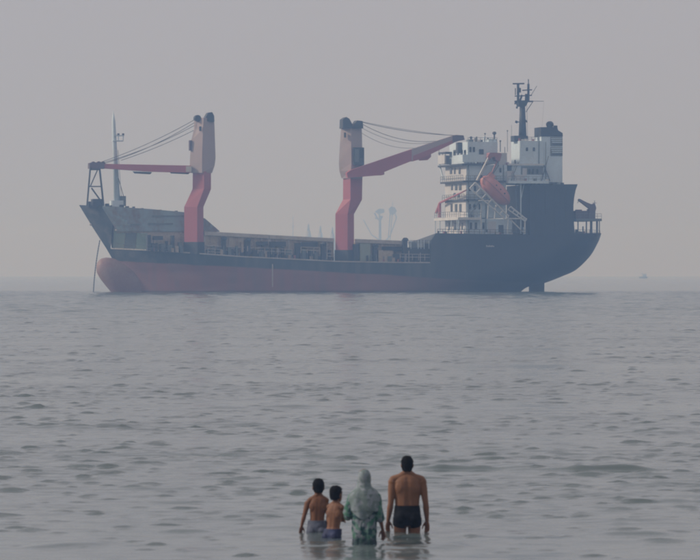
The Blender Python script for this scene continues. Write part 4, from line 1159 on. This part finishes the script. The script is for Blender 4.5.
HEAD = [(1.470, .034, .040, .040), (1.490, .052, .066, .026), (1.525, .065, .086, .012), (1.560, .0725, .095, .004), (1.600, .0760, .099, -.003), (1.640, .0735, .095, -.006), (1.670, .060, .078, -.006), (1.690, .037, .050, -.006), (1.699, .012, .018, -.006)]
def make_person(label, px, d, H, wf, hs, arms, skin, lean=0.0, turn=0.0, head_turn=0.0, head_tilt=0.0, shoulder=.192, female=False, bare=True, cat='person', chest=1.0, group='people wading in the shallows'):
    s = H / 1.70
    gz = ground_z(d)
    root = empty('person', (px_x(px, d), d, gz), (0, 0, turn))
    tag(root, label, cat, group)
    mb = MB()
    lx = lambda z: lean * max(0., z - .62)
    T = lambda x, y, z: (x * s * wf + lx(z * s), y * s * wf, z * s)
    tr = [(.74, .10, .085, 0), (.80, .156, .104, -.008), (.88, .166, .116, -.014), (.95, .158, .108, -.006), (1.03, .147 * chest, .096, .004), (1.12, .152 * chest, .102, .008), (1.21, .166 * chest, .112, .008),
          (1.29, .172 * chest, .114, .004), (1.36, .166 * chest, .100, -.004), (1.41, .135, .080, -.010), (1.445, .080, .062, -.008)]
    mb.loft([[T(*p) for p in ell(z, a, b, 0, y)] for z, a, b, y in tr])
    for sg in (-1, 1):
        mb.tube([T(sg * .02, -.012, 1.475), T(sg * .085, -.018, 1.425), T(sg * (shoulder - .01), -.008, 1.385)], [.046 * s * wf, .045 * s * wf, .050 * s * wf], 12, rounded=True)
        mb.ball(T(sg * .078, -.058, .865), .086 * s * wf)
        mb.ball(T(sg * .085, -.066, 1.275), (.075 * s * wf, .036 * s * wf, .095 * s * wf))       # shoulder blade mass
        hip, knee, ank = T(sg * .086, -.005, .85), T(sg * .092, .012, .475), T(sg * .092, -.018, .085)
        mb.tube([hip, T(sg * .09, .004, .70), T(sg * .091, .01, .56), knee, T(sg * .094, -.016, .36), T(sg * .093, -.018, .20), ank], [q_ * s * wf for q_ in (.088, .082, .066, .056, .058, .042, .036)], 12, rounded=True)
        mb.tube([T(sg * .092, -.045, .035), T(sg * .096, .05, .035), T(sg * .104, .16, .022)], [(.034 * s, .034 * s), (.040 * s, .032 * s), (.036 * s, .018 * s)], 10, rounded=True)
    # neck and head
    nk = Vector(T(0, -.006, 1.445)); neck_r = .054 * s * wf * (0.86 if hs > 1.05 or female else 1)
    hz0 = 1.47 * s
    hk = s * hs
    Rm = Matrix.Rotation(head_turn, 3, 'Z') @ Matrix.Rotation(head_tilt, 3, 'X')
    HC0 = Vector((lx(hz0), 0, hz0))
    Hd = lambda x, y, z: HC0 + Rm @ Vector((x * hk, y * hk, (z - 1.47) * hk))
    mb.tube([Vector(T(0, -.008, 1.40)), nk, Hd(0, -.01, 1.53)], [neck_r * 1.12, neck_r, neck_r * .95], 14)
    mb.loft([[Hd(*p) for p in ell(z, a, b, 0, y, 24, 2.15)] for z, a, b, y in HEAD])
    mb.tube([Hd(0, .095, 1.605), Hd(0, .112, 1.572), Hd(0, .104, 1.556)], [.008 * hk, .013 * hk, .012 * hk], 8, rounded=True)
    mb.ball(Hd(0, .094, 1.522), (.024 * hk, .012 * hk, .010 * hk)); mb.ball(Hd(0, .086, 1.485), (.022 * hk, .018 * hk, .016 * hk))
    for sg in (-1, 1):
        mb.ball(Hd(sg * .078, -.004, 1.573), (.011 * hk, .021 * hk, .033 * hk))
        mb.ball(Hd(sg * .031, .086, 1.600), (.017 * hk, .012 * hk, .009 * hk)); mb.ball(Hd(sg * .032, .088, 1.617), (.022 * hk, .010 * hk, .006 * hk))
    # arms
    for sh, el, wr, hd_, pn in arms:
        sh, el, wr = Vector(sh), Vector(el), Vector(wr)
        k = s * wf
        u1, u2 = sh.lerp(el, .28), sh.lerp(el, .68); f1, f2 = el.lerp(wr, .25), el.lerp(wr, .7)
        mb.tube([sh, u1, u2, el, f1, f2, wr], [(.052 * k), (.051 * k), (.043 * k), (.037 * k), (.041 * k), (.031 * k), (.0245 * k)], 12, rounded=True)
        mb.ball(sh, (.056 * k, .056 * k, .060 * k))
        hand(mb, wr, hd_, pn, s * (.98 if not female else .94) * (1.0 if hs < 1.05 else .98))
    body = mb.build('body', skin, root)
    voxelize(body, .0055 if s > .9 else .0050, 7)
    def muscle(co):
        x, y, z = co[:, 0] - np.array([lx(v) for v in co[:, 2]]), co[:, 1], co[:, 2]
        zs = z / s; xs2 = x / (s * wf); ys2 = y / (s * wf)
        tors = np.clip((zs - .84) / .08, 0, 1) * np.clip((1.46 - zs) / .06, 0, 1) * (np.abs(xs2) < .19) * np.clip(-ys2 / .04, 0, 1)
        furrow = .008 * np.exp(-(xs2 / .026) ** 2) * np.clip((zs - .92) / .1, 0, 1)
        erect = -.004 * np.exp(-((np.abs(xs2) - .045) / .026) ** 2) * np.clip((1.25 - zs) / .1, 0, 1)
        blade = -.006 * np.exp(-((np.abs(xs2) - .085 - .06 * (1.27 - zs)) / .022) ** 2) * np.exp(-((zs - 1.27) / .075) ** 2)
        under = .003 * np.exp(-((np.abs(xs2) - .105) / .05) ** 2) * np.exp(-((zs - 1.165) / .040) ** 2)
        co[:, 1] += (furrow + erect + blade + under) * tors * s * wf * (1.0 if hs < 1.1 else .6)
        return co
    displace(body, muscle)
    # hair
    return root, body, s, T, Hd, hk, lx

def add_hair(root, Hd, hk, mat, seed, nape=1.492, tall=.006):
    mb = MB()
    rows_ = [(nape, .048, .050, -.046), (nape + .022, .066, .074, -.026), (1.550, .0775, .094, -.012), (1.585, .0830, .104, -.008), (1.625, .0845, .108, -.008), (1.66, .076, .099, -.008), (1.688, .060, .080, -.008), (1.704, .038, .052, -.008), (1.704 + tall, .014, .020, -.008)]
    mb.loft([[Hd(*p) for p in ell(z, a, b, 0, y, 30, 2.1)] for z, a, b, y in rows_])
    h = mb.build('hair', mat, root); voxelize(h, .0055, 2)
    c = Hd(0, 0, 1.60); f = Hd(0, 1, 1.60) - c; up = Hd(0, 0, 2.6) - c
    f.normalize(); up.normalize()
    def fn(co):
        out = co.copy()
        for i, v in enumerate(co):
            p = Vector(v) - c
            fy, uz = p.dot(f) / hk, p.dot(up) / hk
            k = noise.noise(Vector((v[0] * 42 + seed, v[1] * 42, v[2] * 26))) * .055 + noise.noise(Vector((v[0] * 110, v[1] * 110 + seed, v[2] * 60))) * .035
            if fy > .035 and uz < .045: k = -.22                 # open for the face
            q_ = c + p * (1 + k); out[i] = q_
        return out
    displace(h, fn)
    return h

M['hair'] = paint('black_hair', (0.006, 0.0055, 0.006), 0.9, (0.014, 0.012, 0.011), .6, 30, False, 90, bump=.6)
M['hair'].node_tree.nodes['Principled BSDF'].inputs['Specular IOR Level'].default_value = 0.12
SK = lambda n, c: skin_mat(n, c)
def arm_local(root_px, d, H_, sh, el, wr, ys=(0, 0, 0)):
    """arm joints read from the picture (px, py) at the person's distance, in the person's own frame"""
    g = ground_z(d); k = d / F
    f = lambda p, y: ((p[0] - root_px) * k, y, HC + (EYE - p[1]) * k - g)
    return f(sh, ys[0]), f(el, ys[1]), f(wr, ys[2])

# ---- man in black shorts
d = 59.9; px = 407.2
aL = arm_local(px, d, 1.7, (392.2, 482.0), (390.6, 503.5), (388.2, 521.0), (-.01, -.03, .03))
aR = arm_local(px, d, 1.7, (422.4, 482.0), (425.6, 503.5), (427.2, 521.5), (-.01, -.03, .03))
root, body, s, T, Hd, hk, lx = make_person('bare-backed man in black swim shorts wading, tallest of the four', px, d, 1.705, 1.06, 1.0,
    [(*aL, (-.06, .10, -1), (.55, -.82, 0)), (*aR, (.04, .10, -1), (-.55, -.82, 0))], SK('man_skin', (0.205, 0.098, 0.054)), chest=1.06, turn=math.radians(3), head_turn=math.radians(-7), head_tilt=math.radians(-4))
add_hair(root, Hd, hk, M['hair'], 3.0)
def shorts(root, T, s, wf, z_top, z_bot, mat, lx, loose=.012, flare=0.0):
    mb = MB()
    tr = [(z_bot - .0, .145, .105, -.006), (.80, .160, .108, -.010), (.88, .167, .117, -.014), (.95, .160, .110, -.006), (1.03, .149, .098, .004), (1.08, .150, .099, .006)]
    R = []
    zt = z_top / s
    for z, a, b, y in tr:
        if z < zt and z > max(.79, z_bot): R.append((z, a, b, y))
    lo = max(.752, z_bot)
    R = [(lo, .150, .100, -.010), (lo + .03, .158, .108, -.010)] + R
    a = float(np.interp(zt, [t[0] for t in tr], [t[1] for t in tr])); b = float(np.interp(zt, [t[0] for t in tr], [t[2] for t in tr]))
    R.append((zt, a, b, 0.0))
    mb.loft([[T(*p) for p in ell(z, a + loose, b + loose, 0, y)] for z, a, b, y in R])
    for sg in (-1, 1):
        mb.tube([T(sg * .084, -.008, .86), T(sg * .088, -.004, .78), T(sg * .091, .004, z_bot)], [(.090 + loose) * s * wf, (.088 + loose + flare * .5) * s * wf, (.083 + loose + flare) * s * wf], 18)
        mb.ball(T(sg * .078, -.058, .866), (.0875 + loose) * s * wf)
    o = mb.build('swim_shorts', mat, root); voxelize(o, .0055, 3)
    def fn(co):
        for v in co:
            k = noise.noise(Vector((v[0] * 9, v[1] * 9, v[2] * 22))) * .006
            v[0] *= 1 + k * 2; v[1] += k
        return co
    displace(o, fn)
    return o
M['black_cloth'] = cloth_mat('black_swim_cloth', [(0.006, 0.0065, 0.009), (0.010, 0.010, 0.013)], 10, rough=.85)
M['black_cloth'].node_tree.nodes['Principled BSDF'].inputs['Specular IOR Level'].default_value = 0.15
shorts(root, T, s, 1.06, 1.035, .755, M['black_cloth'], lx)

# ---- older boy in pale grey shorts
d = 59.7; px = 316.4
aL = arm_local(px, d, 1.36, (307.4, 503.6), (304.2, 516.0), (301.6, 526.0), (0, -.02, .0))
aR = arm_local(px, d, 1.36, (326.0, 504.0), (328.4, 515.0), (327.6, 526.0), (0, -.02, .03))
root, body, s, T, Hd, hk, lx = make_person('bare-backed boy in pale grey shorts, taller of the two boys', px, d, 1.362, .94, 1.20,
    [(*aL, (-.18, .05, -1), (.6, -.8, 0)), (*aR, (.02, .2, -1), (-.7, -.7, 0))], SK('older_boy_skin', (0.170, 0.075, 0.040)), lean=.05, shoulder=.160, chest=.86)
add_hair(root, Hd, hk, M['hair'], 9.0, nape=1.508)
M['grey_cloth'] = cloth_mat('pale_grey_cloth', [(0.085, 0.095, 0.13), (0.06, 0.065, 0.09)], 5, wet_z=.66, rough=.8)
shorts(root, T, s, .94, .835, .62, M['grey_cloth'], lx, .016, .012)

# ---- younger boy in navy shorts, turned a little to the right
d = 58.75; px = 332.0
tn = math.radians(-28)
def rot_in(p): 
    c, s_ = math.cos(-tn), math.sin(-tn); return (p[0] * c - p[1] * s_, p[0] * s_ + p[1] * c, p[2])
aR = arm_local(px, d, 1.28, (341.6, 510.0), (343.6, 519.6), (341.5, 521.8), (0, .06, .22))
aL = arm_local(px, d, 1.28, (330.0, 510.0), (328.4, 520.5), (331.5, 525.5), (-.01, .02, .17))
aR = [rot_in(p) for p in aR]; aL = [rot_in(p) for p in aL]
root, body, s, T, Hd, hk, lx = make_person('smallest boy in navy shorts, bending his arms beside the veiled woman', px, d, 1.285, .92, 1.24,
    [(*aL, (.35, .93, .05), (.3, 0, -1)), (*aR, (-.15, .95, .1), (-.3, 0, -1))], SK('younger_boy_skin', (0.200, 0.095, 0.054)), lean=.13, turn=tn, head_turn=math.radians(-8), shoulder=.150, chest=.86)
add_hair(root, Hd, hk, M['hair'], 15.0, nape=1.505)
M['navy_cloth'] = cloth_mat('navy_cloth', [(0.012, 0.018, 0.060), (0.02, 0.03, 0.09)], 8, rough=.7)
shorts(root, T, s, .92, .755, .60, M['navy_cloth'], lx, .022, .012)

# ---- woman in a pale headscarf and green printed tunic
d = 57.1; px = 364.2
aL = arm_local(px, d, 1.58, (353.2, 497.0), (348.6, 512.5), (352.5, 513.5), (0, -.01, .20))
aR = arm_local(px, d, 1.58, (375.6, 497.0), (379.2, 515.0), (382.8, 530.0), (0, -.02, .05))
wskin = SK('woman_skin', (0.17, 0.085, 0.055))
root, body, s, T, Hd, hk, lx = make_person('woman in pale grey headscarf and green patterned tunic, standing between boy and man', px, d, 1.578, .86, 1.06,
    [(*aL, (.3, .95, -.1), (.3, 0, -1)), (*aR, (.12, .12, -1), (-.5, -.85, 0))], wskin, female=True, head_turn=math.radians(4), shoulder=.165)
M['tunic'] = cloth_mat('green_printed_cloth', [(0.035, 0.125, 0.080), (0.10, 0.19, 0.15), (0.015, 0.055, 0.06), (0.17, 0.19, 0.21)], 6, wet_z=.72)
M['scarf'] = cloth_mat('pale_headscarf_cloth', [(0.20, 0.235, 0.245), (0.145, 0.185, 0.18), (0.24, 0.26, 0.28), (0.13, 0.17, 0.165)], 5)
mb = MB()
R = [(.34, .185, .15, .10, 11), (.50, .172, .14, .08, 11), (.66, .160, .135, .05, 11), (.80, .158, .140, .040, 10), (.92, .164, .134, .035, 9), (1.02, .170, .126, .03, 9), (1.12, .174, .122, .02, 8), (1.22, .172, .118, .01, 8), (1.285, .140, .10, 0, 8), (1.33, .075, .065, 0, 8)]
mb.loft([ell(z, a, b, 0, .0, 44, 2.3, f, n_, z * 2) for z, a, b, f, n_ in R])
for A, wid in ((aL, (.066, .072, .082)), (aR, (.066, .064, .062))):
    sh, el, wr = map(Vector, A)
    end = el.lerp(wr, .45) if A is aL else el.lerp(wr, .18)
    mid = sh.lerp(el, .55)
    mb.tube([sh, mid, el, end], [wid[0], wid[1], wid[2], wid[2] * 1.0], 14, rounded=True)
sh, el, wr = map(Vector, aL)
mb.tube([el + Vector((.0, .0, .03)), el + Vector((-.006, .06, -.055))], [.06, .055], 14, rounded=True)
tn_ = mb.build('tunic', M['tunic'], root); voxelize(tn_, .006, 4)
def fn(co):
    for v in co:
        k = noise.noise(Vector((v[0] * 12, v[1] * 12, v[2] * 5))) * .014 + noise.noise(Vector((v[0] * 30, v[1] * 30, v[2] * 11))) * .006
        r = math.hypot(v[0], v[1]) + 1e-6; v[0] += v[0] / r * k; v[1] += v[1] / r * k
    return co
displace(tn_, fn)
mb = MB()
hc = Hd(0, 0, 1.6)
R = [(.985, .186, .150, -.006, .012), (1.05, .194, .156, -.006, .012), (1.14, .196, .156, -.006, .010), (1.215, .200, .156, -.008, .008), (1.270, .190, .146, -.010, .006), (1.315, .158, .126, -.012, .004), (1.360, .100, .098, -.014, 0), (1.41, .078, .092, -.010, 0),
     (1.455, .085, .104, -.006, 0), (1.495, .087, .108, -.006, 0), (1.535, .080, .098, -.008, 0), (1.565, .060, .074, -.008, 0), (1.582, .034, .042, -.008, 0), (1.588, .010, .014, -.008, 0)]
mb.loft([ell(z, a, b, .002, y, 44, 2.15, f * 2, 7, z * 9) for z, a, b, y, f in R])
sc2 = mb.build('headscarf', M['scarf'], root); voxelize(sc2, .006, 3)
def fn(co):
    for v in co:
        k = noise.noise(Vector((v[0] * 14 + 5, v[1] * 14, v[2] * 6))) * .012
        k += .007 * math.sin(26 * v[0] + 16 * v[2]) * max(0, min(1, (1.40 - v[2]) / .1))
        r = math.hypot(v[0], v[1]) + 1e-6; v[0] += v[0] / r * k; v[1] += v[1] / r * k
        if v[2] < 1.04: v[2] += .06 * abs(v[0]) / .18 * (1 if v[0] > 0 else .2) - .035 * math.cos(v[0] * 14) * (1.04 - v[2]) / .035
        if v[1] > .075 and 1.40 < v[2] < 1.53 and abs(v[0]) < .055: v[1] = .070        # face opening
    return co
displace(sc2, fn)

# ================================================================== HAZE
hz = MB().box((-9200, -200, -17), (9200, 7400, 78)).build('haze', bpy.data.materials.new('haze_air'))
m = hz.data.materials[0]; m.use_nodes = True
nt = m.node_tree; nt.nodes.clear()
out = nt.nodes.new('ShaderNodeOutputMaterial'); pv = nt.nodes.new('ShaderNodeVolumePrincipled')
pv.inputs['Color'].default_value = HAZE_COLOR
pv.inputs['Density'].default_value = HAZE_DENSITY
pv.inputs['Absorption Color'].default_value = (1, 1, 1, 1)
pv.inputs['Anisotropy'].default_value = 0.4
nt.links.new(pv.outputs[0], out.inputs['Volume'])
tag(hz, kind='stuff')
